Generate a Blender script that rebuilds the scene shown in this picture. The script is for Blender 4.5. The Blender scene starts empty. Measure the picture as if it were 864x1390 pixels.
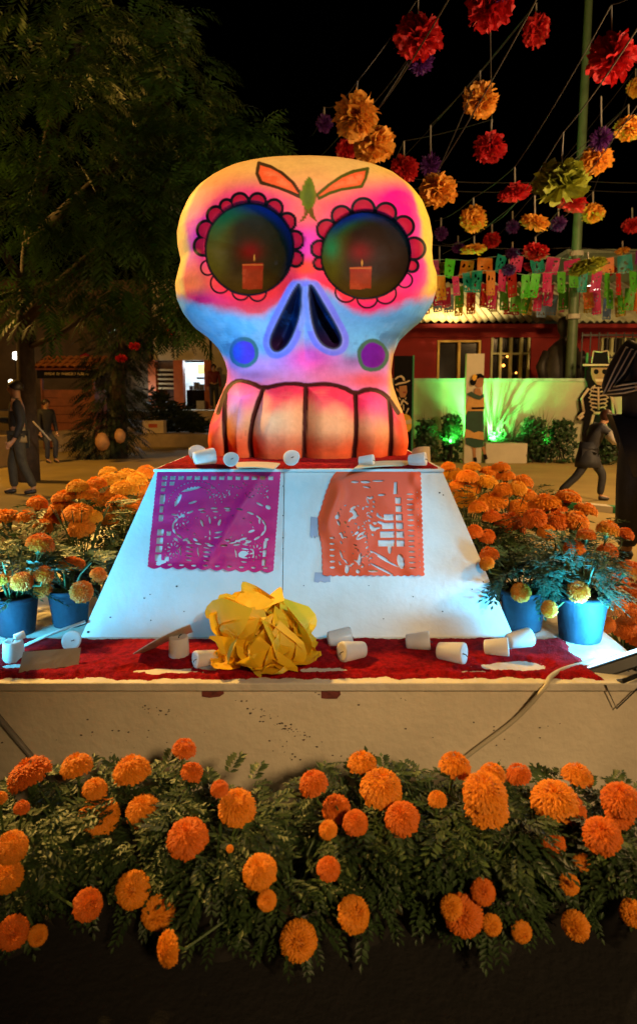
import bpy, bmesh, math, random
import numpy as np
from mathutils import Vector, Matrix, Quaternion
R = math.radians
random.seed(7); rng = np.random.default_rng(7)
sc = bpy.context.scene
COL = sc.collection
# ------------------------------------------------------------------ camera
EYE = 1.2; PITCH = R(6.9); F = 24/36*1300; CP, SP = math.cos(PITCH), math.sin(PITCH)
cam = bpy.data.cameras.new("camera"); co = bpy.data.objects.new("camera", cam); COL.objects.link(co)
co.location = (0, 0, EYE); co.rotation_euler = (R(90)-PITCH, 0, 0)
cam.sensor_fit = 'VERTICAL'; cam.sensor_height = 36*1390/1300; cam.sensor_width = cam.sensor_height*864/1390
cam.lens = 24; cam.shift_y = -45/1390; cam.clip_end = 2000; cam.clip_start = .05
cam.dof.use_dof = True; cam.dof.focus_distance = 2.55; cam.dof.aperture_fstop = 4.
sc.camera = co
# ------------------------------------------------------------------ night sky, exposure
w = bpy.data.worlds.new("World"); sc.world = w; w.use_nodes = True
nt = w.node_tree; bg = nt.nodes["Background"]
sky = nt.nodes.new("ShaderNodeTexSky"); sky.sky_type = 'NISHITA'; sky.sun_disc = False
sky.sun_elevation = R(-4); sky.sun_rotation = R(200)
nt.links.new(sky.outputs[0], bg.inputs[0]); bg.inputs[1].default_value = 0.002
vs = sc.view_settings; vs.view_transform = 'Standard'; vs.look = 'None'; vs.exposure = 0; vs.gamma = 1
sc.cycles.max_bounces = 5; sc.cycles.diffuse_bounces = 3; sc.cycles.transparent_max_bounces = 8
sc.cycles.sample_clamp_indirect = 3
# ------------------------------------------------------------------ lamps of the square
def lamp(name, kind, loc, aim, energy, color, size=.2, cone=60, blend=.5):
    l = bpy.data.lights.new(name, kind); l.energy = energy; l.color = color
    if kind == 'SPOT': l.spot_size = R(cone); l.spot_blend = blend; l.shadow_soft_size = size
    elif kind == 'AREA': l.shape = 'RECTANGLE'; l.size = size[0]; l.size_y = size[1]; l.spread = R(cone)
    else: l.shadow_soft_size = size
    o = bpy.data.objects.new(name, l); COL.objects.link(o); o.location = loc
    o.rotation_euler = (Vector(aim)-Vector(loc)).to_track_quat('-Z', 'Y').to_euler()
    return o
WARM = (1., .60, .26); SODIUM = (1., .50, .09); CYAN = (.06, .56, 1.); GREEN = (.08, 1., .13)
lamp("festival_floodlight", 'SPOT', (2.0, -1.9, 3.3), (-.05, 2.7, 1.74), 1700, (1., .86, .70), .12, 19, .45)
lamp("festival_floodlight_cool", 'SPOT', (2.0, -1.7, 3.3), (-.06, 2.25, .80), 720, (.05, .58, 1.), .12, 14, .7)
lamp("street_lamp_right", 'SPOT', (1.6, -2.7, 3.2), (.22, 1.76, .0), 700, (1., .64, .28), .25, 29, 1.)
lamp("street_lamp_left", 'SPOT', (-4.6, 5.2, 5.2), (-1.1, 2.9, .9), 3800, (1., .56, .12), .2, 40, .8)
lamp("marigold_fill_left", 'SPOT', (-3.9, -.2, 3.8), (-1.2, 2.62, .72), 520, (1., .62, .22), .2, 16, .8)  # unseen spot added to brighten the left marigolds
lamp("marigold_fill_right", 'SPOT', (4.2, .6, 3.4), (.92, 2.75, .78), 1150, (1., .62, .22), .2, 23, .8)  # unseen spot added to brighten the right marigolds
lamp("street_lamp_behind", 'SPOT', (4.2, 6.6, 5.4), (.2, 3.0, 1.7), 420, (1., .62, .14), .2, 42, .8)
lamp("plaza_lamp_left", 'POINT', (-6.5, 10.0, 4.2), (0, 0, 0), 640, SODIUM, .2)
lamp("plaza_lamp_right", 'POINT', (6.6, 8.6, 4.2), (0, 0, 0), 900, (1., .58, .22), .2)
lamp("pompom_fill_right", 'POINT', (4.4, 5.2, 1.9), (0, 0, 0), 420, (1., .60, .25), .15)  # unseen lamp added to brighten the pompoms and right marigolds
lamp("festoon_uplight", 'SPOT', (4.8, 3.8, 1.2), (1.6, 8.5, 4.6), 800, (1., .74, .45), .12, 64, .8)
# ------------------------------------------------------------------ helpers
def at(px, py, Y):
    """the point of the place at distance Y that the photograph shows at px, py"""
    a = (px-432)/F; b = (650-py)/F; t = Y/(CP+b*SP)
    return Vector((a*t, Y, EYE+t*(-SP+b*CP)))
def gz(px, py, z=0.):
    a = (px-432)/F; b = (650-py)/F; t = (z-EYE)/(-SP+b*CP)
    return Vector((a*t, t*(CP+b*SP), z))
def mpp(p): return (p[1]*CP-(p[2]-EYE)*SP)/F          # metres per photo pixel at p
def s2l(c): return tuple(((x/255)/12.92 if x/255 <= .04045 else ((x/255+.055)/1.055)**2.4) for x in c)
MATS = {}
def mat(name, col, rough=.6, var=.2, scale=6., bump=0., bscale=None, metal=0., col2=None, transl=0., emit=None, es=0., spec=.5, alpha=None):
    if name in MATS: return MATS[name]
    m = bpy.data.materials.new(name); m.use_nodes = True; N = m.node_tree.nodes; L = m.node_tree.links
    b = N["Principled BSDF"]; MATS[name] = m
    tc = N.new("ShaderNodeTexCoord"); nz = N.new("ShaderNodeTexNoise"); nz.inputs["Scale"].default_value = scale
    nz.inputs["Detail"].default_value = 6; nz.inputs["Roughness"].default_value = .62
    L.new(tc.outputs["Object"], nz.inputs["Vector"])
    rp = N.new("ShaderNodeValToRGB"); L.new(nz.outputs[0], rp.inputs[0])
    c2 = col2 or tuple(min(1, x*(1+var)) for x in col)
    rp.color_ramp.elements[0].position = .32; rp.color_ramp.elements[1].position = .68
    rp.color_ramp.elements[0].color = (*[x*(1-var) for x in col], 1) if col2 is None else (*col, 1)
    rp.color_ramp.elements[1].color = (*c2, 1)
    L.new(rp.outputs[0], b.inputs["Base Color"])
    b.inputs["Roughness"].default_value = rough; b.inputs["Metallic"].default_value = metal
    b.inputs["Specular IOR Level"].default_value = spec
    if bump:
        n2 = N.new("ShaderNodeTexNoise"); n2.inputs["Scale"].default_value = bscale or scale*6; n2.inputs["Detail"].default_value = 5
        L.new(tc.outputs["Object"], n2.inputs["Vector"]); bp = N.new("ShaderNodeBump"); bp.inputs["Strength"].default_value = bump
        bp.inputs["Distance"].default_value = .01; L.new(n2.outputs[0], bp.inputs["Height"]); L.new(bp.outputs[0], b.inputs["Normal"])
    if transl:
        tr = N.new("ShaderNodeBsdfTranslucent"); L.new(rp.outputs[0], tr.inputs[0]); mx = N.new("ShaderNodeMixShader")
        mx.inputs[0].default_value = transl; L.new(b.outputs[0], mx.inputs[1]); L.new(tr.outputs[0], mx.inputs[2])
        L.new(mx.outputs[0], N["Material Output"].inputs[0])
    if emit: b.inputs["Emission Color"].default_value = (*emit, 1); b.inputs["Emission Strength"].default_value = es
    return m
class MB:
    def __init__(s): s.v = []; s.f = []; s.m = []; s.k = 0
    def add(s, V, Fs, mi=None):
        o = len(s.v); s.v += [tuple(x) for x in V]; s.f += [tuple(i+o for i in f) for f in Fs]
        s.m += [s.k if mi is None else mi]*len(Fs); return s
    def box(s, x0, x1, y0, y1, z0, z1, M=None):
        V = [Vector(p) for p in ((x0,y0,z0),(x1,y0,z0),(x1,y1,z0),(x0,y1,z0),(x0,y0,z1),(x1,y0,z1),(x1,y1,z1),(x0,y1,z1))]
        if M: V = [M @ p for p in V]
        return s.add(V, [(0,3,2,1),(4,5,6,7),(0,1,5,4),(1,2,6,5),(2,3,7,6),(3,0,4,7)])
    def hexa(s, A, off):
        """a slab: the four outer corners A pushed in by the vector off"""
        V = [Vector(a) for a in A]+[Vector(a)+Vector(off) for a in A]
        return s.add(V, [(0,1,2,3),(7,6,5,4),(1,0,4,5),(2,1,5,6),(3,2,6,7),(0,3,7,4)])
    def tube(s, pts, r, n=6, cap=True):
        pts = [Vector(p) for p in pts]; V = []; Fs = []; K = len(pts)
        rr = r if isinstance(r, (list, tuple)) else [r]*K
        for i, p in enumerate(pts):
            d = (pts[min(i+1, K-1)]-pts[max(i-1, 0)]).normalized()
            a = d.orthogonal().normalized() if i == 0 else (a-d*a.dot(d)).normalized()
            b = d.cross(a)
            for k in range(n):
                t = 2*math.pi*k/n; V.append(p+(a*math.cos(t)+b*math.sin(t))*rr[i])
        for i in range(K-1):
            for k in range(n): Fs.append((i*n+k, i*n+(k+1) % n, (i+1)*n+(k+1) % n, (i+1)*n+k))
        if cap: Fs.append(tuple(range(n))[::-1]); Fs.append(tuple((K-1)*n+k for k in range(n)))
        return s.add(V, Fs)
    def lathe(s, prof, n=24, M=None, wob=0):
        V = []; Fs = []; K = len(prof)
        for i, (r, z) in enumerate(prof):
            for k in range(n):
                t = 2*math.pi*k/n; q = 1+wob*math.sin(3*t+z*9); p = Vector((r*q*math.cos(t), r*q*math.sin(t), z)); V.append(M @ p if M else p)
        for i in range(K-1):
            for k in range(n): Fs.append((i*n+k, i*n+(k+1) % n, (i+1)*n+(k+1) % n, (i+1)*n+k))
        Fs.append(tuple(range(n))[::-1]); Fs.append(tuple((K-1)*n+k for k in range(n)))
        return s.add(V, Fs)
    def prism(s, pts, y0, y1):
        """outline in x,z pulled from y0 back to y1"""
        n = len(pts); V = [(x, y0, z) for x, z in pts]+[(x, y1, z) for x, z in pts]
        return s.add(V, [tuple(range(n)), tuple(range(2*n-1, n-1, -1))]+[(i, i+n, (i+1) % n+n, (i+1) % n) for i in range(n)])
    def build(s, name, m, parent=None, smooth=False, loc=None, recalc=False):
        me = bpy.data.meshes.new(name); me.from_pydata(s.v, [], s.f)
        for x in (m if isinstance(m, (list, tuple)) else [m]): me.materials.append(x)
        if isinstance(m, (list, tuple)): me.polygons.foreach_set("material_index", s.m)
        if smooth: me.polygons.foreach_set("use_smooth", [True]*len(me.polygons))
        if recalc:
            b = bmesh.new(); b.from_mesh(me); bmesh.ops.recalc_face_normals(b, faces=b.faces); b.to_mesh(me); b.free()
        me.update(); return link(name, me, parent, loc)
def link(name, me, parent=None, loc=None):
    o = bpy.data.objects.new(name, me); COL.objects.link(o)
    if parent: o.parent = parent
    if loc is not None: o.location = loc
    return o
def tag(o, label=None, cat=None, group=None, kind=None):
    for k, v in (("label", label), ("category", cat), ("group", group), ("kind", kind)):
        if v: o[k] = v
    return o
def thing(name, label, cat, loc=(0,0,0), group=None):
    o = bpy.data.objects.new(name, None); COL.objects.link(o); o.location = loc; o.empty_display_size = .05
    return tag(o, label, cat, group)
def shaded(o, ang=40):
    me = o.data; me.polygons.foreach_set("use_smooth", [True]*len(me.polygons))
    try: me.set_sharp_from_angle(angle=R(ang))
    except Exception: pass
    return o
def bevel(o, wd=.004, seg=2):
    m = o.modifiers.new("bevel", 'BEVEL'); m.width = wd; m.segments = seg; m.limit_method = 'ANGLE'; return o
# ------------------------------------------------------------------ paints
M_ground = mat("plaza_concrete", (.36,.26,.085), .85, .22, .9, .5, 14)
M_white = mat("worn_white_paint", (.60,.57,.52), .55, .06, 2.4, .25, 30, col2=(.74,.74,.72))
M_box = mat("dirty_white_paint", (.72,.63,.50), .5, .14, 2.2, .35, 40)
M_top = mat("chipped_white_board", (.60,.54,.45), .7, .18, 7, .4, 40)
M_saw = mat("red_sawdust", (.30,.004,.007), 1., .5, 60, .9, 300, spec=.1)
M_leaf = mat("marigold_leaf", (.05,.115,.075), .5, .55, 30, transl=.22)  # lit copy of the leaf, bluer for the pots by the cyan floodlights
M_leafd = mat("shaded_marigold_leaf", (.032,.062,.018), .5, .55, 30, transl=.2)  # same leaf darkened in colour, for plants in dimmer light
M_stem = mat("marigold_stem", (.06,.11,.03), .6)
M_mari = [mat("marigold_petal_%s" % n, c, .65, .28, 26, transl=.2) for n, c in
          (("deep", (.70,.15,.003)), ("orange", (.82,.26,.006)), ("golden", (.86,.37,.012)))]
M_potb = mat("grey_blue_pot", (.014,.027,.043), .7, .3, 12, .2, 60, spec=.25)
M_potk = mat("black_nursery_pot", (.025,.023,.022), .5, .3, 12)
M_shade_ground = mat("shade_black_ground", (.005,.004,.004), .95, .4, 12, .8, 60)  # near-black colour that makes the front ground look unlit
M_soil = mat("potting_soil", (.03,.02,.013), .95, .4, 40, .6)
M_wax = mat("milky_wax", (.80,.76,.70), .35, .08, 14, transl=.4)
M_card = mat("pale_cardboard", (.52,.40,.25), .8, .12, 8, .2)
M_black = mat("black_metal", (.012,.012,.013), .4, .3, 14)
M_wire = mat("dark_wire", (.025,.022,.02), .6)
M_thread = mat("pale_string", (.25,.23,.2), .7)
M_bark = mat("dark_bark", (.045,.03,.02), .9, .4, 9, .8, 30)
M_skin = mat("skin", (.42,.22,.12), .5, .08, 10)
M_hair = mat("dark_hair", (.02,.012,.008), .5, .3, 30)
# ------------------------------------------------------------------ ground
g = MB(); nx = 60
V = [(x, y, 0) for y in np.linspace(-30, 400, 2) for x in np.linspace(-250, 250, 2)]
g.add(V, [(0,1,3,2)]); tag(g.build("ground", M_ground), kind="structure")
bd = MB()
for i in range(60):
    for j in range(24):
        bd.add([(-3+.1*(i+a), .1+.07*(j+c), .004+.012*rng.random()) for a, c in ((0,0),(1,0),(1,1),(0,1))], [(0,1,2,3)])
bd = MB(); hgt_ = rng.random((61, 25))*.016
bd.add([(-3+.1*i, .1+.069*j, .004+hgt_[i, j]) for i in range(61) for j in range(25)], [(i*25+j, i*25+25+j, i*25+26+j, i*25+j+1) for i in range(60) for j in range(24)])
tag(bd.build("shade_sheet_ground", M_shade_ground, None, True), kind="structure")  # added sheet, its darkness standing in for shade on the ground
# ------------------------------------------------------------------ altar platform
YF = 1.76; ZT = at(432, 925, YF).z                     # front face, height of its top
XL, XR, YB = -1.42, gz(834, 873, ZT).x, 4.3
t = thing("altar_platform", "low white painted wooden platform carrying the pyramid and the flower pots", "platform", (0, YF, 0))
o = MB().hexa([(XL, 0, 0), (XR, 0, 0), (XR, 0, ZT-.026), (XL, 0, ZT-.026)], (0, .02, 0)).build("front_panel", M_box, t)
for x, d in ((XL, .02), (XR, -.02)):
    MB().hexa([(x, .021, 0), (x, YB-YF, 0), (x, YB-YF, ZT-.026), (x, .021, ZT-.026)], (d, 0, 0)).build("side_panel", M_box, t)
bevel(MB().box(XL-.012, XR+.012, -.012, YB-YF+.01, ZT-.025, ZT).build("top_board", M_top, t), .004)
def blotch(cx, cz, w, h, seed, y=-.002):
    r = random.Random(seed); n = 22; P = []
    for k in range(n):
        a = 2*math.pi*k/n; q = .7+.5*r.random(); P.append((cx+w/2*q*math.cos(a), cz+h/2*q*math.sin(a)))
    return P
m_smear = mat("dried_red_paint", (.16,.035,.03), .8, .5, 50)
m_scuff = mat("dark_scuff", (.10,.075,.06), .8, .4, 60)
def frontz(px, py): p = at(px, py, YF); return p.x, p.z
for px, py, ww, hh in ((289, 939, 30, 15), (449, 940, 26, 17)):
    x, z = frontz(px, py); s = mpp((x, YF, z))
    MB().prism([(x+s*ww/2*a, z+s*hh/2*b+random.uniform(-.002, .002)) for a, b in ((-1,-.8),(-.3,-1),(.6,-.9),(1,-.2),(.9,.8),(.1,1),(-.6,.9),(-1,.4))], -.0025, .003).build("paint_smear", m_smear, t)
sm = MB(); rr = random.Random(4)
for px, py, n, sx, sy, sl in ((375, 980, 60, 70, 9, .55), (390, 1020, 14, 20, 14, .4), (210, 965, 16, 40, 8, .1), (590, 980, 10, 160, 30, 0), (150, 1000, 16, 100, 30, 0), (700, 1000, 8, 120, 30, 0), (370, 940, 10, 300, 8, 0)):
    for k in range(n):
        u = rr.gauss(0, .5); x, z = frontz(px+u*sx, py+u*sx*sl+rr.gauss(0, .5)*sy); q = rr.uniform(.0006, .0026)
        sm.prism([(x+q*rr.uniform(.6, 2.4)*math.cos(a), z+q*math.sin(a)) for a in (0, .9, 2, 3, 4.1, 5.2)], -.0012, .003)
o = sm.build("scuff", m_scuff, t); o["kind"] = "stuff"
# ------------------------------------------------------------------ truncated pyramid
YP = gz(432, 865, ZT).y; s0 = mpp((0, YP, ZT)); XC = (403.5-432)*s0; WB = 587*s0/2
# inset of the top so that its front edge falls at row 640
ins = .2
for _ in range(30):
    d = YP+ins; p = at(404, 641, d); wt = 390*mpp(p)/2; ins = WB-wt
YT = YP+ins; ZP = at(404, 641, YT).z; WT = WB-ins; YPB = YP+2*WB; YTB = YPB-ins
pl = thing("pyramid_plinth", "white truncated pyramid plinth holding up the painted skull", "plinth", (XC, YP, ZT))
HP = ZP-ZT; D = YT-YP
def fr(x, v, out=0.):
    """point on the sloping front: x sideways, v 0 at the foot to 1 at the top, in plinth space"""
    nrm = Vector((0, -HP, D)).normalized(); return Vector((x, D*v, HP*v))+nrm*out
xs = (383-404)*s0
sl = lambda v: WB-ins*v
MB().hexa([fr(-sl(0), 0), fr(xs-.0012, 0), fr(xs-.0012, 1), fr(-sl(1), 1)], (0, .02, 0)).build("front_panel", M_white, pl)
MB().hexa([fr(xs+.0012, 0), fr(sl(0), 0), fr(sl(1), 1), fr(xs+.0012, 1)], (0, .02, 0)).build("front_panel", M_white, pl)
for q in (-1, 1):
    MB().hexa([(q*(WB-.001), .022, 0), (q*(WB-.001), 2*WB, 0), (q*(WT-.001), 2*WB-ins, HP), (q*(WT-.001), ins+.022, HP)], (-q*.02, 0, 0)).build("side_panel", M_white, pl)
MB().hexa([(-WB+.03, 2*WB, 0), (WB-.03, 2*WB, 0), (WT-.03, 2*WB-ins, HP), (-WT+.03, 2*WB-ins, HP)], (0, -.02, 0)).build("back_panel", M_white, pl)
bevel(MB().box(-WT-.004, WT+.004, ins-.006, 2*WB-ins, HP+.0015, HP+.012).build("top_board", M_white, pl), .002)
ZTOP = ZP+.012
m_pin = mat("dark_nail", (.04,.035,.03), .5)
def onfront(px, py, out=0.):
    """where the sloping front shows at px, py, in world space"""
    a = (px-432)/F; b = (650-py)/F; d = Vector((a, CP+b*SP, -SP+b*CP)); n = Vector((0, -HP, D)).normalized()
    q = Vector((0, YP, ZT)); tt = n.dot(q-Vector((0, 0, EYE)))/n.dot(d); return Vector((0, 0, EYE))+d*tt+n*out
LP = Vector((XC, YP, ZT))
mk = MB()
for px, py, r in ((120,858,2.2),(240,796,1.6),(196,812,1.2),(204,807,1.),(596,669,1.5),(601,672,1.2),(640,800,1.),(655,790,1.),(520,840,.9),(600,830,1.1),(412,795,.9),(250,830,1.),(330,790,.9),(560,810,1.),(500,795,.8),(384,700,1.1),(384,730,1.),(384,745,.9),(384,660,1.),(228,740,1.2),(150,838,1.3),(205,842,1.)):
    p = onfront(px, py, .0015)-LP; r *= .0024
    mk.add([p+Vector((r*math.cos(a), 0, r*math.sin(a)*.9)) for a in np.linspace(0, 6.28, 7)[:-1]], [(0,1,2,3,4,5)])
o = mk.build("nail_mark", m_pin, pl); o["kind"] = "stuff"
# ------------------------------------------------------------------ red sawdust carpets
def carpet(name, label, x0, x1, y0, y1, z, res, edge, seed, holes=(), bumps=.010):
    nxx = int((x1-x0)/res); nyy = int((y1-y0)/res); idx = {}; mb = MB(); V = []; Hh = {}
    def hgt(x, y):
        e = min(x-x0, x1-x, y-y0, y1-y)
        n = noise_(x*7+seed, y*7)*.5+noise_(x*23, y*23+seed)*.35+noise_(x*70, y*70)*.2
        k = e-edge*(1+n*1.9)
        for hx, hy, hw, hd in holes:
            q = 1-math.hypot((x-hx)/hw, (y-hy)/hd); k = min(k, -q*min(hw, hd)+n*.03)
        return k, n
    for j in range(nyy+1):
        for i in range(nxx+1):
            x = x0+i*res; y = y0+j*res; k, n = hgt(x, y); Hh[i, j] = k
            V.append((x, y, z+max(-.004, min(.007, k*.35))+(bumps*(.35+.5*n)*min(1, max(0, k)/.02))+random.uniform(0, .0022)))
    Fs = []
    for j in range(nyy):
        for i in range(nxx):
            if max(Hh[i, j], Hh[i+1, j], Hh[i, j+1], Hh[i+1, j+1]) > -.002:
                a = j*(nxx+1)+i; Fs.append((a, a+1, a+nxx+2, a+nxx+1))
    used = sorted({i for f in Fs for i in f}); mp = {u: k for k, u in enumerate(used)}
    o = MB().add([V[u] for u in used], [tuple(mp[i] for i in f) for f in Fs]).build(name, M_saw, None, True)
    return tag(o, label, "sawdust", None, "stuff")
from mathutils import noise as mnoise
def noise_(x, y): return mnoise.noise((x, y, 3.7))
h = [gz(*p, ZT) for p in ((290,905),(230,912),(40,905),(440,910),(690,905),(640,912),(520,916))]
hw = [(.05,.03),(.10,.022),(.09,.02),(.07,.012),(.10,.035),(.06,.014),(.05,.008)]
carpet("coloured_sawdust", "crimson sawdust carpet strewn along the platform ledge under the candles", XL+.35, gz(790, 890, ZT).x, YF+.0, YP-.004, ZT, .0055, .018, 3,
       [(p.x, p.y, a, b) for p, (a, b) in zip(h, hw)])
carpet("coloured_sawdust", "red sawdust strewn on top of the pyramid round the base of the skull", XC-WT, XC+WT, YT-.003, YTB, ZTOP, .009, .012, 9)
# ------------------------------------------------------------------ the skull
YS = 2.98
K1 = 400/864
def c1(cx, cy): return 220+cx*K1, 190+cy*K1
LC = [(400,45),(330,48),(290,55),(250,65),(190,90),(140,125),(105,160),(80,200),(62,245),(53,290),(56,330),(66,372),(58,400),(48,440),(53,480),(70,520),(100,560),(140,590),(172,625),(188,660),(196,690),(193,722),(178,760),(162,800),(149,850),(143,900),(150,932),(152,941)]
RC = [(430,45),(500,48),(545,56),(580,65),(640,87),(690,116),(730,155),(760,200),(777,250),(785,300),(783,345),(786,380),(797,412),(797,450),(785,490),(755,540),(720,570),(690,600),(674,640),(668,690),(672,730),(685,770),(700,810),(710,860),(715,900),(711,930),(709,941)]
ly = np.array([p[1] for p in LC]); lx = np.array([p[0] for p in LC]); ry = np.array([p[1] for p in RC]); rx = np.array([p[0] for p in RC])
NR, NF, NBK = 470, 430, 60
u = np.linspace(0, 1, NR); cy = 45+896*(.35*u**2.2+.65*u)
def sm(a, n=7): k = np.ones(n)/n; return np.convolve(np.pad(a, n//2, mode='edge'), k, 'valid')
PL = sm(220+np.interp(cy, ly, lx)*K1); PR = sm(220+np.interp(cy, ry, rx)*K1); PY = 190+cy*K1
cx0 = (PL[:8].mean()+PR[:8].mean())/2; k = np.minimum(1, (np.arange(NR)/5.)); PL = cx0+(PL-cx0)*k; PR = cx0+(PR-cx0)*k
zrow = np.array([at(432, y, YS).z for y in PY]); zs = ZTOP+.001-zrow[-1]
scal = np.array([mpp((0, YS, z)) for z in zrow]); xl = (PL-432)*scal; xr = (PR-432)*scal
zrow = zrow+zs*np.linspace(0, 1, NR)**3-scal*12*np.clip((330-cy)/285, 0, 1)**2
Dp = np.interp(cy, [45,60,100,180,330,420,500,600,690,740,850,941], [.03,.14,.25,.34,.385,.39,.37,.32,.275,.31,.385,.345])
Dp = sm(Dp, 25)
th = np.concatenate([np.linspace(math.pi, 2*math.pi, NF, endpoint=False), np.linspace(0, math.pi, NBK, endpoint=False)])
def spow(a, e): return np.sign(a)*np.abs(a)**e
X = ((xl+xr)/2)[:, None]+((xr-xl)/2)[:, None]*spow(np.cos(th), .85)[None]
Yc = YS+Dp[:, None]*spow(np.sin(th), .8)[None]
Z = np.repeat(zrow[:, None], NF+NBK, 1)
front = np.repeat((np.sin(th) < 1e-6)[None], NR, 0); fw = np.clip(-np.sin(th)*2.2, 0, 1)[None]*np.ones((NR, 1))
def proj(X, Y, Z):
    dz = Z-EYE; dep = Y*CP-dz*SP; up = Y*SP+dz*CP; return 432+F*X/dep, 650-F*up/dep
def sst(a, b, x): t = np.clip((x-a)/(b-a), 0, 1); return t*t*(3-2*t)
def seg(px, py, pts, closed=False):
    """distance to a polyline in the design"""
    d = np.full(px.shape, 1e9); P = [c1(*p) for p in pts]
    if closed: P.append(P[0])
    for (ax, ay), (bx, by) in zip(P[:-1], P[1:]):
        vx, vy = bx-ax, by-ay; t = np.clip(((px-ax)*vx+(py-ay)*vy)/(vx*vx+vy*vy+1e-9), 0, 1); d = np.minimum(d, np.hypot(px-ax-t*vx, py-ay-t*vy))
    return d
def inside(px, py, pts):
    P = [c1(*p) for p in pts]; r = np.zeros(px.shape, bool); j = len(P)-1
    for i in range(len(P)):
        (xi, yi), (xj, yj) = P[i], P[j]
        with np.errstate(divide='ignore', invalid='ignore'): r ^= ((yi > py) != (yj > py)) & (px < (xj-xi)*(py-yi)/(yj-yi+1e-12)+xi)
        j = i
    return r
def sdf(px, py, pts): d = seg(px, py, pts, True); return np.where(inside(px, py, pts), -d, d)
EYES = [(338.5, 338.5, 59.5, 62.), (496, 346.5, 60., 59.)]
def chaikin(P, n=2):
    for _ in range(n): P = [q for i in range(len(P)) for a, b in ((P[i], P[(i+1) % len(P)]),) for q in ((a[0]*.75+b[0]*.25, a[1]*.75+b[1]*.25), (a[0]*.25+b[0]*.75, a[1]*.25+b[1]*.75))]
    return P
NOSE = [[(408,428),(408,500),(396,545),(374,597),(347,622),(324,620),(315,592),(330,555),(360,500),(388,448)],
        [(430,440),(440,436),(470,485),(500,533),(526,580),(522,606),(500,616),(466,602),(445,562),(434,505)]]
NOSE = [chaikin(q) for q in NOSE]
GUM = [(165,800),(180,752),(200,717),(225,704),(260,712),(297,730),(350,715),(400,715),(422,720),(480,714),(530,724),(565,745),(600,730),(635,735),(664,758),(690,800)]
def smooth_line(P, n=2):
    for _ in range(n): P = [P[0]]+[q for a, b in zip(P[:-1], P[1:]) for q in ((a[0]*.75+b[0]*.25, a[1]*.75+b[1]*.25), (a[0]*.25+b[0]*.75, a[1]*.25+b[1]*.75))]+[P[-1]]
    return P
TL = [[(186,745),(184,830),(188,930)],[(297,730),(272,795),(256,875),(264,945)],[(421,718),(419,830),(415,948)],[(565,745),(569,850),(561,945)],[(663,757),(672,850),(668,935)]]
TL = [smooth_line(l) for l in TL]; GUM = smooth_line(GUM, 1)
px, py = proj(X, Yc, Z)
gum_y = np.interp(px, [c1(*p)[0] for p in GUM], [c1(*p)[1] for p in GUM]); tooth = py > gum_y
dl = np.minimum.reduce([seg(px, py, l) for l in TL]); dg = seg(px, py, GUM); dlines = np.minimum(dl, dg)
Yn = Yc.copy()
for ex, ey, ax, ay in EYES:
    r = np.hypot((px-ex)/ax, (py-ey)/ay)
    Yn += fw*np.where(r < 1, .085*(1-np.clip(r, 0, 1)**2)**.6+.012, 0)*1.0
    Yn -= fw*.028*np.exp(-((r-1.2)/.4)**2)
ns = np.minimum(sdf(px, py, NOSE[0]), sdf(px, py, NOSE[1]))
Yn -= fw*.05*np.exp(-(np.clip(ns, 0, 99)/20)**2)*np.exp(-((px-416)/40)**2)
Yn += fw*.075*sst(1, -12, ns)
for (qx, qy, a, b, hh) in ((277, 415, 40, 30, .035), (557, 415, 40, 30, .035), (417, 250, 90, 34, .03), (312, 478, 34, 30, .02), (522, 482, 34, 30, .02)):
    Yn -= fw*hh*np.exp(-((px-qx)/a)**2-((py-qy)/b)**2)
Yn -= np.where(tooth, fw*.07*np.sqrt(sst(0, 26, dlines)), fw*.012*sst(0, 30, dg))
Yn += np.where(tooth, fw*.03*sst(.4, 1, (py-560)/66.), 0)
Nz = np.zeros_like(Yn)
for i in range(0, NR):
    for j in range(0, NF, 1):
        if i % 3 == 0 and j % 3 == 0: Nz[i:i+3, j:j+3] = mnoise.noise((X[i, j]*9, Z[i, j]*9, 0))*.004+mnoise.noise((X[i, j]*28, Z[i, j]*28, 5))*.0012
for ax_ in (0, 1):
    Nz = (Nz+np.roll(Nz, 1, ax_)+np.roll(Nz, -1, ax_))/3; Nz = (Nz+np.roll(Nz, 1, ax_)+np.roll(Nz, -1, ax_))/3
Yn += Nz*fw
px, py = proj(X, Yn, Z)
# --- paint: airbrushed fields, then brush lines (design coordinates of the front)
qx = (px-220)/K1; qy = (py-190)/K1
def nz2(sc_, sd):
    out = np.zeros((NR, NF+NBK)); st = 3
    for i in range(0, NR, st):
        for j in range(0, NF+NBK, st): out[i:i+st, j:j+st] = mnoise.fractal((X[i, j]*sc_+sd, Yn[i, j]*sc_, Z[i, j]*sc_), .7, 2., 4)
    return out
n1, n2, n3 = nz2(5, 1), nz2(14, 9), nz2(40, 4)
C = np.zeros((NR, NF+NBK, 3))
def lay(c, a):
    global C
    a = np.clip(a, 0, 1)[..., None]; C = C*(1-a)+np.array(s2l(c))*a
def blob(x, y, a, b, p=2.): return np.exp(-(np.hypot((qx-x)/a, (qy-y)/b))**p)
C[:] = s2l((238,168,92))
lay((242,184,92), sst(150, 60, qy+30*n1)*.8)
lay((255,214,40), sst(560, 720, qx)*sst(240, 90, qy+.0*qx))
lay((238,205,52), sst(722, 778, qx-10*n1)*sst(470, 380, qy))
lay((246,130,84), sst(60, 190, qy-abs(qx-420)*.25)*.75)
for (ex, ey, ax, ay), e in zip(EYES, (0, 1)):
    r = np.hypot((px-ex)/(ax), (py-ey)/ay)
    lay((255,50,112), sst(2.0, 1.12, r+.12*n1)*.95*sst(60, 160, qy))
    lay((255,48,52), sst(1.66, 1.05, r)*sst(ey+5, ey+60, py)*1.)
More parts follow.
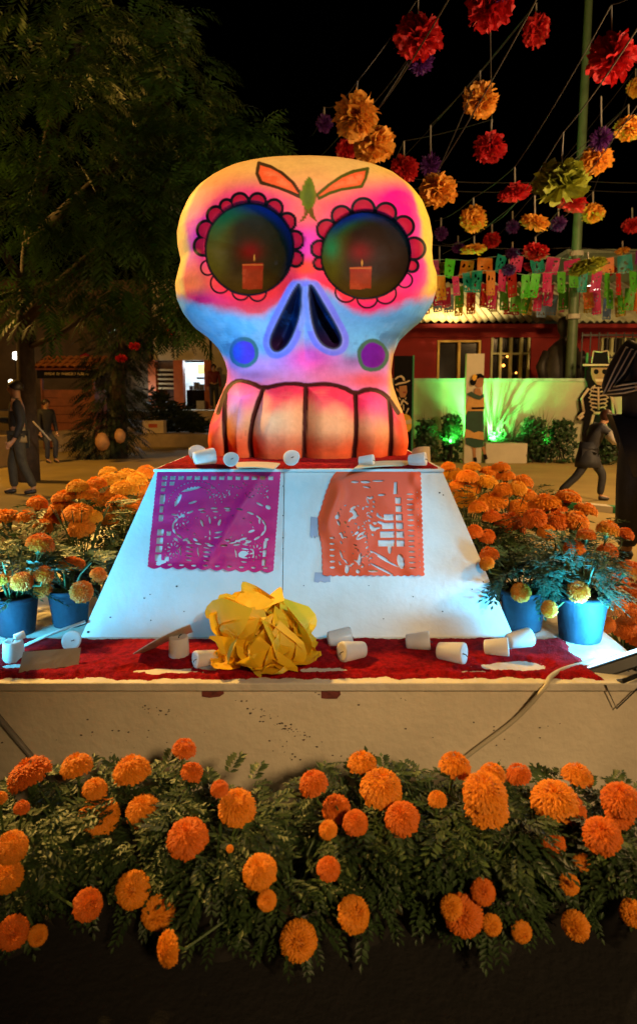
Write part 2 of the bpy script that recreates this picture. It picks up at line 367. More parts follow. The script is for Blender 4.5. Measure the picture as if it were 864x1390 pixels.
lay((246,24,128), blob(690, 190, 85, 75)*1.3); lay((255,30,120), blob(740, 300, 45, 110)*.9)
lay((240,60,190), blob(95, 270, 50, 70)*.9); lay((196,110,205), blob(68, 330, 24, 60)*.8); lay((238,60,178), blob(432, 310, 44, 62)*1.1)
lay((255,120,112), blob(420, 225, 70, 30)*.8); lay((200,120,190), blob(765, 290, 26, 90)*.45)
lay((255,70,60), blob(420, 370, 60, 26)*1.1); lay((255,120,70), blob(90, 420, 50, 60)*.9); lay((255,80,40), blob(420, 385, 30, 8)*.6)
lay((255,40,110), blob(110, 470, 90, 26)*1.1); lay((255,40,104), blob(640, 490, 130, 26)*1.0); lay((250,40,130), blob(730, 400, 70, 60)*.8)
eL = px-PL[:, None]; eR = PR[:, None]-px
lay((250,206,50), sst(17, 5, eR+5*n1)*sst(480, 430, qy)*sst(60, 160, qy)*.95); lay((255,216,120), sst(11, 3, eL+3*n1)*sst(480, 440, qy)*.9)  # yellow edge bands; the left rim glow is put into the paint
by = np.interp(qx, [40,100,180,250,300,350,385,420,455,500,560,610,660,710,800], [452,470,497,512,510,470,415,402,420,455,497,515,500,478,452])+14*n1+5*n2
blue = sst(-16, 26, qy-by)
lay((112,184,228), blue); lay((158,200,230), blue*sst(-.1, .5, n1)*.7)  # cheek blue, with the cyan floodlight's tint put into the paint
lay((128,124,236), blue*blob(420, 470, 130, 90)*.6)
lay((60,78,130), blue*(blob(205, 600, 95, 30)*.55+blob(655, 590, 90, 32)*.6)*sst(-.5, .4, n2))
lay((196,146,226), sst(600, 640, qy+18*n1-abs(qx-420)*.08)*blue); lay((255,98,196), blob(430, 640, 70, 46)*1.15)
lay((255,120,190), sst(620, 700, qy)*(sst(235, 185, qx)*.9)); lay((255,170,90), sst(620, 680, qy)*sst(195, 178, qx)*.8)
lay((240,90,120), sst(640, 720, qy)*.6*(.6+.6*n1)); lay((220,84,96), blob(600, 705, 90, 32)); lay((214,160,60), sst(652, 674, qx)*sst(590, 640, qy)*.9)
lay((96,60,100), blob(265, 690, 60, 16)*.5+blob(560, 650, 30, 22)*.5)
# nose border
lay((126,126,240), np.clip(sst(11.5, 8.5, ns+.8*n2), 0, 1)*sst(404, 420, qy)*np.where(inside(px, py, [(408,430),(434,430),(440,560),(400,560)]), .4, 1))
lay((160,160,216), sst(5, 2.5, ns)*.4)
# cheeks
for x, y, r0, r1_, ci, c2_ in ((240, 622, 33, 44, (86,58,208), (64,112,122)), (617, 632, 36, 47, (116,24,150), (72,104,84))):
    d = np.hypot((qx-x)/1., (qy-y)*.96)+3*n2
    lay(c2_, sst(r1_+2, r1_-3, d)); lay(ci, sst(r0+2, r0-3, d)); 
    if x < 300: lay((40,96,235), blob(220, 620, 16, 30)*.8)
# teeth
tb = sst(2, 30, py-gum_y)
C_t = (226,158,112)
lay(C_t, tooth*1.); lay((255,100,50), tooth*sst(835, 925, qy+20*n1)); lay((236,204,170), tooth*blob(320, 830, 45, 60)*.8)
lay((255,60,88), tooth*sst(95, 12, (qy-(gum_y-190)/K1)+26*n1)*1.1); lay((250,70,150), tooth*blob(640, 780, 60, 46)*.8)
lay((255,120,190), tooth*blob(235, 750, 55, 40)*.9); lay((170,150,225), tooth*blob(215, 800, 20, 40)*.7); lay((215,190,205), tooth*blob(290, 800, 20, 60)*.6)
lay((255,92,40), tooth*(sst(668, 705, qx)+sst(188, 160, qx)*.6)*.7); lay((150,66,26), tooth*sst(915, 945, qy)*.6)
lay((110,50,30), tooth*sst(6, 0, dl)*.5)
# sockets: scalloped petals, then the dark bowls with painted candles
INK = (14,10,16)
PET = [[(176,1.06,.205,1),(157,1.07,.205,1),(136,1.06,.2,1),(119,1.07,.155,1),(102,1.05,.2,1),(80,1.05,.19,1),(58,1.06,.19,1),(35,1.05,.19,1),(11,1.05,.2,1),(-11,1.07,.17,.5),(203,1.03,.16,.3),(228,.99,.22,0),(258,.93,.2,0),(281,.95,.2,0)],
       [(172,1.05,.19,1),(146,1.06,.22,1),(121,1.06,.22,1),(93,1.06,.25,1),(65,1.07,.23,1),(38,1.08,.23,1),(8,1.10,.25,1),(190,1.05,.14,.5),(-13,1.07,.14,.5),(-33,1.05,.17,.2),(-63,.98,.24,.2),(-88,.98,.23,.2),(-118,.95,.24,.1)]]
sock = np.zeros((NR, NF+NBK), int); sep = []
for e, (ex, ey, ax, ay) in enumerate(EYES):
    ux = (px-ex)/ax; uy = -(py-ey)/ay; r = np.hypot(ux, uy); r = r+.01*n2
    rad_all = [np.hypot(ux-rc*math.cos(R(an)), uy-rc*math.sin(R(an)))-rad for an, rc, rad, th_k in PET[e]]
    for kk, (an, rc, rad, thick) in enumerate(PET[e]):
        oth = np.minimum.reduce([q for i, q in enumerate(rad_all) if i != kk]); mine = sst(-.03, .0, oth-(rad_all[kk]*.0-.02))
        a = R(an); d = np.hypot(ux-rc*math.cos(a), uy-rc*math.sin(a)); lw = .036 if thick > .4 else .022
        if thick > .4: lay((172,8,36), (sst(rad, rad-.05, d)*.95)*front); lay((240,60,90), blob(0,0,1,1)*0+sst(rad*.7, rad*.2, d)*.12)  # red petal fill, then a faint highlight painted on its middle
        if thick == 1: lay((120,10,60), sst(.25*rad, -.3*rad, (ux-rc*math.cos(a))*math.cos(a)+(uy-rc*math.sin(a))*math.sin(a))*sst(rad, rad-.06, d)*.5)
        lay(INK, sst(lw+.012, lw-.012, np.abs(d-rad))*(r > .9)*mine)
    ang = np.degrees(np.arctan2(uy, ux))
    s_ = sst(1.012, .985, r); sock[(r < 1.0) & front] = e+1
    lay((46,33,9) if e == 0 else (48,28,12), s_); lay((76,70,8), s_*sst(-.25, -.75, ux-.1*uy)*.9*sst(-.95, -.2, uy+.3)); lay((74,54,10), s_*sst(-.3, -.8, uy)*.7)  # olive left and foot: lit part of the bowl put into the paint
    lay((20,84,44), s_*sst(.55, .9, r)*np.exp(-((ang-125)/34)**2)*1.); lay((16,40,120), s_*sst(.72, .97, r)*np.exp(-((ang-(62 if e == 0 else 112))/36)**2)*1.15)  # green and blue light on the rim, painted into the bowl
    lay((24,30,84), s_*sst(.8, 1., r)*np.exp(-((ang-20)/40)**2)*.9*(e == 0)); lay((34,120,70), s_*np.exp(-((ux+.78)/.18)**2-((uy-.18)/.25)**2)*(.9 if e else .0))  # more rim light painted in, blue on the right, green on the left
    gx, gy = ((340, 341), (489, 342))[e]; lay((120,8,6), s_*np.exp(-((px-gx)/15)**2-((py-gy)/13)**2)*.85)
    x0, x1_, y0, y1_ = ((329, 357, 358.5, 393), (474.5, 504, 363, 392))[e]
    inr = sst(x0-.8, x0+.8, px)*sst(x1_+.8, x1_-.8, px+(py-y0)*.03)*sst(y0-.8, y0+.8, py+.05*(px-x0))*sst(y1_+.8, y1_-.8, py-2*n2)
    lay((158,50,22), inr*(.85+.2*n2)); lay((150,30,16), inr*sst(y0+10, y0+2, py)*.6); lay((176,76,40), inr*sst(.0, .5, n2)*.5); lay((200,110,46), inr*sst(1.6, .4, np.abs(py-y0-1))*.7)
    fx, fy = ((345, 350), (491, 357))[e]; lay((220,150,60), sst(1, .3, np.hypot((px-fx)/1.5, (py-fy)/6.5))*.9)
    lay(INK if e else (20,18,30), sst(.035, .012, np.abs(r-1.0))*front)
# nose holes
nh = np.where(sdf(px, py, NOSE[0]) < 0, 1, np.where(sdf(px, py, NOSE[1]) < 0, 2, 0))*front
hole = sst(1.2, -.6, ns); lay((10,20,58), hole); lay((24,70,140), hole*sst(.1, .6, n2)*.7*sst(600, 480, qy)); lay((40,16,52), hole*sst(545, 605, qy)); lay((60,64,84), sst(2.2, .6, np.abs(ns))*.9)
# forehead leaves
BR = (70,44,16)
W1 = [(283,67),(318,78),(350,96),(382,124),(404,156),(402,166),(372,152),(340,140),(290,125),(278,98)]; W2 = [(602,84),(560,92),(525,107),(488,132),(455,160),(459,172),(490,156),(525,145),(584,136),(596,112)]
for w_ in (W1, W2):
    dd = sdf(px, py, w_); lay((250,96,48), sst(.6, -.8, dd)); lay((255,140,84), sst(-2, -7, dd)*sst(-.1, .5, n2)*.6); lay(BR if w_ == W1 else (84,80,18), sst(3., 1.4, np.abs(dd)+.5*n2))
bd = sdf(px, py, [(430,107),(418,122),(406,150),(404,170),(412,192),(420,206),(430,216),(440,200),(449,180),(451,160),(446,135),(438,115)]); lay((106,112,22), sst(1, -.6, bd)); lay((70,84,20), sst(-1, -8, bd)*.5); lay((150,92,24), sst(1, -.5, bd)*sst(440, 455, qx)*.6)
for t_ in ([(418,196),(418,215),(401,242),(416,236),(430,212)], [(428,205),(434,225),(456,243),(446,222),(440,196)]): lay((108,78,24), sst(.8, -.6, sdf(px, py, t_)))
# tooth and gum lines
TW = (66,22,16)
lay(TW, sst(4.1, 2.3, dlines+.7*n2)*front)
# grime and brush strokes
C *= (1-.13*np.clip(n2, 0, 1))[..., None]*(1+.05*n3)[..., None]; lay((70,60,60), sst(.52, .75, n1*.5+n2*.5)*.25*sst(.1, .4, n3))
back = ~front
C = np.clip(C, 0, 1)*.86
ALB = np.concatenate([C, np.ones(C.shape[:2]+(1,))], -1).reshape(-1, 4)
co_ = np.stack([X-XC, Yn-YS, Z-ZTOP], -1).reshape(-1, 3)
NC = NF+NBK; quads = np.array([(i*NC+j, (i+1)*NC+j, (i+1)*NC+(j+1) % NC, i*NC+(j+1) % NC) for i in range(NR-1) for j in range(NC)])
tn = np.searchsorted(np.array([190, 278, 418, 566, 668]), qx).reshape(-1)   # which tooth a point belongs to
mid = lambda a: a.reshape(-1)[quads[:, 0]]
jj = quads[:, 0] % NC
reg = np.zeros(len(quads), int); tl_x = [np.interp(qy, [p[1] for p in l], [p[0] for p in l]) for l in TL]
tnum = sum((qx > l).astype(int) for l in tl_x)
reg = np.where(mid(tooth & front), 10+mid(tnum), 0); sk = mid(sock); reg = np.where(sk > 0, sk, reg); nn_ = mid(nh); reg = np.where(nn_ > 0, 4+nn_, reg)
mfull = bpy.data.meshes.new("full"); mfull.from_pydata(co_.tolist(), [], quads.tolist()); mfull.update()
vn = np.zeros(len(co_)*3, np.float32); mfull.vertices.foreach_get("normal", vn); vn = vn.reshape(-1, 3)
M_skull = bpy.data.materials.new("airbrushed_papier_mache"); M_skull.use_nodes = True
N = M_skull.node_tree.nodes; L = M_skull.node_tree.links; b = N["Principled BSDF"]; at_ = N.new("ShaderNodeAttribute"); at_.attribute_name = "paint"
tc = N.new("ShaderNodeTexCoord"); nz = N.new("ShaderNodeTexNoise"); nz.inputs["Scale"].default_value = 55; nz.inputs["Detail"].default_value = 6; L.new(tc.outputs["Object"], nz.inputs["Vector"])
hs = N.new("ShaderNodeMix"); hs.data_type = 'RGBA'; hs.blend_type = 'MULTIPLY'; hs.inputs[0].default_value = .22; L.new(at_.outputs["Color"], hs.inputs[6]); L.new(nz.outputs[0], hs.inputs[7])
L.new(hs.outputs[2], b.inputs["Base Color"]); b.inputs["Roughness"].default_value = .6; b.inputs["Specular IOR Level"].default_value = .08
bp = N.new("ShaderNodeBump"); bp.inputs["Strength"].default_value = .25; bp.inputs["Distance"].default_value = .004; L.new(nz.outputs[0], bp.inputs["Height"]); L.new(bp.outputs[0], b.inputs["Normal"])
sk_t = thing("painted_skull", "giant painted sugar skull with scalloped eyes and candles in them, on the white pyramid", "skull", (XC, YS, ZTOP))
def sub(name, sel, lab=None):
    q = quads[sel]; us, inv = np.unique(q, return_inverse=True); me = bpy.data.meshes.new(name)
    me.from_pydata(co_[us].tolist(), [], inv.reshape(-1, 4).tolist()); me.materials.append(M_skull)
    me.polygons.foreach_set("use_smooth", [True]*len(me.polygons))
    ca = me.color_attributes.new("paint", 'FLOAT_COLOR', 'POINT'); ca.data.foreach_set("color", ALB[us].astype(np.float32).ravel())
    me.normals_split_custom_set_from_vertices(vn[us].tolist()); me.update()
    o = link(name, me, sk_t)
    if lab: o["label"] = lab
    return o
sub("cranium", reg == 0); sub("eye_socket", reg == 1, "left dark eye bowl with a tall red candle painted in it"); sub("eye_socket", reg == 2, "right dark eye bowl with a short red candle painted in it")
for i in (5, 6): sub("nose_hole", reg == i)
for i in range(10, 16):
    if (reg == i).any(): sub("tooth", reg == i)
bpy.data.meshes.remove(mfull)
# closing caps
MB().lathe([(.001, .002), (.30, .002)], 20).build("base", M_card, sk_t)
# ------------------------------------------------------------------ cut-paper banners on the pyramid
def cut_sheet(hole, nu, nv, pos):
    """sheet u,v in 0..1 with the holes of the field hole(u,v)<0 cut out along smooth edges"""
    U, Vv = np.meshgrid(np.linspace(-.03, 1.03, nu+1), np.linspace(-.01, 1.04, nv+1), indexing='ij'); Hh = hole(U, Vv)
    vid = {}; V = []; Fs = []
    def vert(key, uu, vv):
        if key not in vid: vid[key] = len(V); V.append(pos(uu, vv))
        return vid[key]
    for i in range(nu):
        for j in range(nv):
            c = [(i, j), (i+1, j), (i+1, j+1), (i, j+1)]; h = [Hh[a] for a in c]
            if max(h) <= 0: continue
            P = []
            for k in range(4):
                a, b2 = c[k], c[(k+1) % 4]; ha, hb = h[k], h[(k+1) % 4]
                if ha > 0: P.append(vert(a, U[a], Vv[a]))
                if (ha > 0) != (hb > 0):
                    t_ = ha/(ha-hb); P.append(vert((min(a, b2), max(a, b2)), U[a]+(U[b2]-U[a])*t_, Vv[a]+(Vv[b2]-Vv[a])*t_))
            if len(P) > 2: Fs.append(tuple(P))
    return V, Fs
def ell(U, V, cx, cy, rx, ry, an=0, asp=1.27):
    x = (U-cx)*asp; y = V-cy; a = R(an); xr = x*math.cos(a)+y*math.sin(a); yr = -x*math.sin(a)+y*math.cos(a)
    return (np.hypot(xr/rx, yr/ry)-1)*min(rx, ry)
def rect(U, V, x0, x1, y0, y1): return np.maximum(np.abs(U-(x0+x1)/2)*1.27-(x1-x0)/2*1.27, np.abs(V-(y0+y1)/2)-(y1-y0)/2)
def purple_holes(U, V):
    d = np.full(U.shape, 1.); r = random.Random(5)
    def E(*a): nonlocal d; d = np.minimum(d, ell(U, V, *a))
    def B(*a): nonlocal d; d = np.minimum(d, rect(U, V, *a))
    for k in range(14): B(.045+k*.066, .045+k*.066+.042, .045, .085)
    B(.045, .085, .105, .15); B(.11, .15, .105, .145); B(.045, .08, .17, .21); B(.045, .085, .24, .34); B(.05, .08, .36, .43); B(.05, .085, .45, .52)
    for k in range(4): B(.05, .1, .60+k*.085, .665+k*.085)
    for k in (0, 3): B(.125, .16, .62+k*.085, .665+k*.085)
    for k in range(3): B(.905, .935, .70+k*.085, .765+k*.085)
    for q in range(2):                                            # dotted arches over the top
        for k in range(22 if q == 0 else 18):
            a = math.pi*(.04+.92*k/(21 if q == 0 else 17)); rr_ = (.215, .165)[q]; E(.33-rr_*1.0*math.cos(a), .34-rr_*1.1*math.sin(a), .010, .006, math.degrees(a)+90)
    for k in range(60): E(r.uniform(.42, .92), r.uniform(.12, .27), .010, .006, r.uniform(0, 180))
    E(.29, .185, .10, .014, -14); E(.19, .30, .07, .018, -66); E(.31, .32, .045, .012, -18); E(.17, .45, .03, .010, 10)
    for k in range(22):                                           # the broken outline of an eye
        a = 2*math.pi*k/22; E(.54+.37*math.cos(a), .565+.19*math.sin(a), .036, .011, math.degrees(math.atan2(.19*math.cos(a), -.37*1.27*math.sin(a))))
    for k in range(16):
        a = 2*math.pi*k/16; E(.54+.27*math.cos(a), .56+.115*math.sin(a), .012, .006, math.degrees(a)+60)
    for (x, y, a, b2, c) in ((.40,.53,.04,.013,68),(.46,.50,.04,.010,75),(.50,.47,.014,.012,0),(.54,.52,.035,.015,100),(.54,.62,.045,.010,-5),(.54,.67,.045,.010,-5),(.47,.62,.03,.008,85),(.47,.68,.02,.008,85),(.80,.60,.035,.012,-20),(.86,.50,.03,.012,80),(.74,.68,.04,.012,-18),(.66,.72,.04,.010,-14),(.92,.36,.03,.02,30),(.93,.68,.025,.016,-20),(.85,.33,.04,.012,24),(.50,.41,.03,.008,0),(.40,.42,.03,.008,0),(.60,.40,.03,.008,0),(.78,.42,.035,.009,12)): E(x, y, a, b2, c)
    for cx, cy in ((.19, .80), (.85, .80), (.22, .50)):
        for k in range(9):
            a = 2*math.pi*k/9; E(cx+.042*math.cos(a)/1.27*1.2, cy+.055*math.sin(a), .018, .007, math.degrees(a)); E(cx+.075*math.cos(a+.35)/1.27*1.1, cy+.088*math.sin(a+.35), .007, .007)
    for cx in (.32, .46, .76):
        for k in range(5): E(cx, .735+k*.042, .045-.006*abs(k-2), .008, 6)
    for cx in (.25, .39, .69, .83): E(cx, .82, .045, .008, 78); 
    for cx in (.28, .36, .20, .62, .70, .78): E(cx, .70, .028, .012, r.uniform(-40, 40))
    for k in range(10): E(.08+k*.095, .955, .026, .010, 0)
    d = np.minimum(d, (V+.0))                                     # outline: straight head, scalloped foot and sides
    d = np.minimum(d, 1.0-.022*(1-np.abs(np.sin(U*math.pi*10)))-V+.0)
    d = np.minimum(d, np.minimum(U, 1-U)*1.27+.006*np.abs(np.sin(V*math.pi*26))-.004)
    return d
def orange_holes(U, V):
    d = np.full(U.shape, 1.); r = random.Random(8)
    def E(*a): nonlocal d; d = np.minimum(d, ell(U, V, *a, 1.05))
    def B(*a): nonlocal d; d = np.minimum(d, rect(U, V, *a))
    for k in range(15): E(.885, .22+k*.05, .034, .009, 0)
    for k in range(14): E(.965-.01, .2+k*.055, .006, .006)
    for k in range(6):                                            # ladder window, widening downwards
        y0 = .25+k*.082; xl_ = .735-.02*k
        B(.745, .80+.004*k, y0, y0+.062); 
        if k > 1: B(xl_-.06, .728, y0, y0+.06)
    d = np.minimum(d, np.maximum(rect(U, V, .725, .77, .10, .22), (.74-(V-.1)*.1)-U))
    for (x, y, a, b2, c) in ((.66,.86,.12,.010,27),(.58,.80,.10,.008,27),(.60,.93,.13,.012,26),(.78,.86,.035,.07,-10),(.52,.95,.05,.012,0),(.38,.95,.02,.02,0),(.28,.93,.022,.04,12),(.40,.84,.018,.06,10),(.36,.40,.035,.022,60),(.36,.44,.03,.018,-40),(.53,.55,.035,.022,30),(.55,.50,.02,.014,0),(.42,.60,.05,.009,-30),(.42,.64,.05,.009,-25),(.24,.62,.03,.014,70),(.21,.50,.03,.014,65),(.20,.44,.02,.03,40),(.23,.80,.05,.010,70),(.27,.86,.03,.010,50),(.68,.74,.02,.05,0),(.47,.10,.05,.014,0),(.37,.10,.04,.012,0),(.59,.09,.06,.010,0),(.48,.15,.04,.010,10)): E(x, y, a, b2, c)
    for k in range(9): E(.53-.003*k+.02*math.sin(k), .25+k*.045, .014, .011, 40)
    for k in range(8): E(.47+.002*k, .60+k*.042, .006, .012)
    for k in range(6): E(.145, .64+k*.055, .026, .010, 0)
    for k in range(60): E(r.uniform(.2, .52), r.uniform(.32, .92), r.uniform(.008, .02), r.uniform(.005, .01), r.uniform(0, 180))
    for k in range(12): E(r.uniform(.24, .62), r.uniform(.2, .9), r.uniform(.02, .05), r.uniform(.008, .014), r.uniform(0, 180))
    d = np.minimum(d, V); d = np.minimum(d, .985+.01*np.abs(np.sin(U*math.pi*16))-V)
    lft = np.interp(V, [0,.05,.2,.45,.6,.7,1], [.20,.16,.10,.02,.03,.05,.06])
    d = np.minimum(d, np.minimum((U-lft)*1.05+.006*np.abs(np.sin(V*60)), (.985+.012*np.abs(np.sin(V*math.pi*22))-U)*1.05))
    return d
M_pur = mat("magenta_tissue_film", (.80,.003,.14), .6, .1, 4, transl=.15, spec=.6)
M_org = mat("orange_tissue_film", (.95,.075,.006), .6, .08, 4, transl=.15, spec=.6)
def banner(name, label, quad, holes, m, nu, nv, drape):
    q = [onfront(*p) for p in quad]; n = Vector((0, -HP, D)).normalized()
    def pos(uu, vv):
        a = q[0].lerp(q[1], uu); b2 = q[3].lerp(q[2], uu); p = a.lerp(b2, vv); return p+n*drape(uu, vv)
    V, Fs = cut_sheet(holes, nu, nv, pos); c0 = (q[0]+q[1])/2; V = [v-c0 for v in V]
    o = MB().add(V, Fs).build(name, m, None, True, c0); return tag(o, label, "paper banner", "cut-paper banners on the pyramid")
def dr1(u_, v_):
    z = .006+.004*math.sin(u_*19+v_*3)*v_+.003*math.sin(v_*31+u_*6)*v_
    f = abs((u_-.86+.42*v_)); return z+.012*math.exp(-(f/.05)**2)*min(1, v_*3)+.004*mnoise.noise((u_*9, v_*9, 1))*v_+.009*max(0, v_-.93)/.07*.6
def dr2(u_, v_):
    return .007+.004*math.sin(u_*14-v_*5)*v_+.014*math.exp(-((u_-.16-.05*math.sin(v_*9))/.06)**2)*sst(.0, .3, v_)*sst(.75, .5, v_)+.006*mnoise.noise((u_*7, v_*7, 8))*v_+.006*math.exp(-((u_-.93)/.04)**2)*math.sin(v_*22)*sst(.8, .3, v_)
banner("paper_banner", "magenta cut-paper banner with fine lacy holes hung on the pyramid front", [(214, 641), (381, 641), (371, 778), (201, 772)], purple_holes, M_pur, 250, 205, dr1)
banner("paper_banner", "orange cut-paper banner with ladder window cutouts hung on the pyramid front", [(428, 641), (571, 641), (576, 783), (430, 783)], orange_holes, M_org, 215, 205, dr2)
M_tape = mat("grey_tape", (.30,.33,.42), .4, .1)
def scrap(px, py, ww, hh, lab):
    c = onfront(px, py, .004); s = mpp(c); rr = random.Random(px); n = Vector((0, -HP, D)).normalized(); up = Vector((0, D, HP)).normalized()
    P = [Vector((1, 0, 0))*(s*ww/2*a)+up*(s*hh/2*b2) for a, b2 in ((-1,-.8),(-.5,-1),(-.2,-.7),(.3,-1),(.7,-.8),(1,-.9),(1,.9),(-.9,1))]
    mb = MB(); mb.add([p-n*.001 for p in P]+[p-n*.0025 for p in P], [tuple(range(8))]+[(i, i+8, (i+1) % 8+8, (i+1) % 8) for i in range(8)])
    tag(mb.build("tape_scrap", M_tape, None, False, c), lab, "tape scrap")
scrap(437, 784, 22, 14, "grey tape scrap under the lower left corner of the orange banner")
scrap(426, 716, 10, 30, "grey tape scrap beside the left edge of the orange banner")
# ------------------------------------------------------------------ candle cups
def cup(label, px, py, ww, z, mode="lie", turn=0., hh=None, tint=None, Yy=None):
    """mode stand, lie or ball; px,py is where its foot touches"""
    p = gz(px, py, z) if Yy is None else at(px, py, Yy); s = mpp(p); r = ww*s/2
    t = thing("votive_candle", label, "candle", p, "spent votive candles strewn on the altar")
    if mode == "stand":
        h_ = (hh or ww)*s*.92; M = Matrix.Rotation(R(turn), 4, 'Z')
    elif mode == "lie":
        h_ = ww*s*.84; r = ww*s*.40; M = Matrix.Translation((0, 0, r*.93)) @ Matrix.Rotation(R(turn), 4, 'Z') @ Matrix.Rotation(R(84), 4, 'Y') @ Matrix.Translation((0, 0, -h_/2))
    else:
        h_ = r*.5; M = Matrix.Translation((0, 0, r*.98)) @ Matrix.Rotation(R(turn), 4, 'Z') @ Matrix.Rotation(R(62), 4, 'X') @ Matrix.Translation((0, 0, -h_/2))
    a, b2 = (1., .80) if mode != "stand" else (.92, 1.)
    r *= .82; q_ = .02*math.sin(px)
    MB().lathe([(.0008, -h_*.04), (r*b2*.6, -h_*.03), (r*b2*.93, 0), (r*b2, h_*.06), (r*(a+b2)/2*1.01, h_*.5), (r*a, h_*.93), (r*a*.94, h_*.99), (r*a*.7, h_*(.97+q_)), (r*a*.3, h_*.93), (.0008, h_*.92)], 28, M, .025).build("wax_body", M_wax, t, True)
    MB().tube([M @ Vector((0, 0, h_*.9)), M @ Vector((r*.08, 0, h_*1.03)), M @ Vector((r*.3, r*.08, h_*1.08))], r*.05, 5).build("wick", M_black, t)
    return t
cup("upright wax candle under the tilted card, left of the paper flower", 243, 893, 34, ZT, "stand", 0, 33)
cup("wax candle lying with its burnt end to the front, beside the paper flower", 279, 906, 36, ZT, "lie", 215)
cup("wax candle half hidden behind the right side of the paper flower", 399, 893, 28, ZT, "stand", 0, 26)
cup("tipped candle against the pyramid, first one right of the paper flower", 461, 879, 38, ZT, "lie", 8)
cup("cup lying in front of another, right of the paper flower on red sawdust", 478, 898, 42, ZT, "lie", -150)
cup("pale candle lying alone near the middle of the red ledge", 567, 884, 38, ZT, "lie", -8)
cup("largest lying candle on the red ledge, its face turned front right", 612, 901, 44, ZT, "lie", -32)
cup("white candle lying just left of the cyan lit one by the pots", 673, 892, 38, ZT, "lie", -14)
cup("cyan lit candle lying beside the pyramid corner by the right pots", 704, 882, 40, ZT, "lie", 12)
cup("cup lying with its round end up beside the left white stick", 99, 886, 33, ZT, "ball", 0)
cup("clouded candle standing at the left end of the ledge in front of blue pot", 19, 896, 34, ZT, "stand", 0, 30)
cup("small candle tilted on the rim of the standing candle at the left ledge end", 27, 869, 16, ZT, "lie", 40, None, None, gz(27, 893, ZT).y)
ZS = ZTOP+.006
cup("round white candle end standing at the front edge over the magenta banner", 314, 637, 26, ZS, "ball", 0)
cup("beige dotted candle lying at the left foot of the skull", 268, 631, 30, ZS, "ball", 20)
cup("white candle lying beside the beige dotted candle by the skull", 278, 633, 34, ZS, "lie", 24)
cup("white candle at the front edge between the two paper banners", 396, 636, 28, ZS, "ball", -12)
cup("torn beige candle at the front edge over the orange banner", 497, 634, 24, ZS, "lie", -18)
cup("crumpled beige candle at the right end of the pyramid top", 566, 634, 28, ZS, "lie", -20)
# ------------------------------------------------------------------ cards, sticks on the altar
def card(name, label, cat, P, th, m, bend=0., n=8):
    """a thin curved sheet through the four corners P"""
    P = [Vector(p) for p in P]; V = []; Fs = []; nn = (P[1]-P[0]).cross(P[3]-P[0]).normalized()
    for q in (0, 1):
        for i in range(n+1):
            for j in range(3):
                a = P[0].lerp(P[1], i/n); b2 = P[3].lerp(P[2], i/n); V.append(a.lerp(b2, j/2)+nn*(bend*math.sin(math.pi*i/n)+q*th))
    K = (n+1)*3
    for i in range(n):
        for j in range(2): a = i*3+j; Fs += [(a, a+1, a+4, a+3), (K+a, K+a+3, K+a+4, K+a+1)]
        for j in (0, 2): a = i*3+j; Fs.append((a, a+3, K+a+3, K+a) if j == 0 else (a, K+a, K+a+3, a+3))
    for i in (0, n):
        for j in range(2): a = i*3+j; Fs.append((a, K+a, K+a+1, a+1))
    c = sum(P, Vector())/4; return tag(MB().add([v-c for v in V], Fs).build(name, m, None, False, c, True), label, cat)
M_cardw = mat("scorched_card", (.50,.42,.33), .7, .25, 12)
M_tile = mat("tan_tile", (.42,.33,.22), .55, .15, 6, .15)
yb = gz(243, 893, ZT).y
card("folded_card", "curled pale card tilted over the upright candle cup", "card", [at(181, 888, yb-.05), at(258, 848, yb-.035), at(262, 858, yb+.03), at(200, 886, yb+.06)], .0025, M_cardw, .006)
e = ZT+.006
card("tan_tile", "flat tan tile lying askew near the left end of the ledge", "tile", [gz(26, 914, e), gz(107, 904, e), at(110, 880, gz(107, 904, e).y+.04), at(32, 886, gz(26, 914, e).y+.045)], .006, M_tile)
def rod(name, label, cat, pts, r, m, n=8): 
    c = Vector(pts[0]); o = MB().tube([Vector(p)-c for p in pts], r, n).build(name, m, None, True, c); return tag(o, label, cat)
rod("white_stick", "thin white stick leaning from the left ledge onto the pyramid foot", "stick", [gz(28, 884, ZT)+Vector((0, 0, .012)), gz(70, 868, ZT)+Vector((0,.0,.02)), onfront(117, 844, .008)+Vector((0, 0, 0))], .0055, M_wax)
card("torn_cardboard", "torn cardboard piece standing at the right foot of the skull", "cardboard", [at(553, 634, 2.62), at(584, 632, 2.60), at(583, 607, 2.64), at(560, 610, 2.66)], .004, M_card, .01)
card("cardboard_strip", "long flat cardboard strip under the front of the skull's teeth", "cardboard", [gz(480, 637, ZS), gz(556, 633, ZS), gz(565, 627, ZS+.012), gz(490, 629, ZS+.01)], .004, M_card, .004)
card("cardboard_strip", "short brown cardboard strip under the skull's lower left teeth", "cardboard", [gz(322, 636, ZS), gz(372, 638, ZS), gz(380, 630, ZS+.012), gz(318, 629, ZS+.01)], .004, M_card, .004)
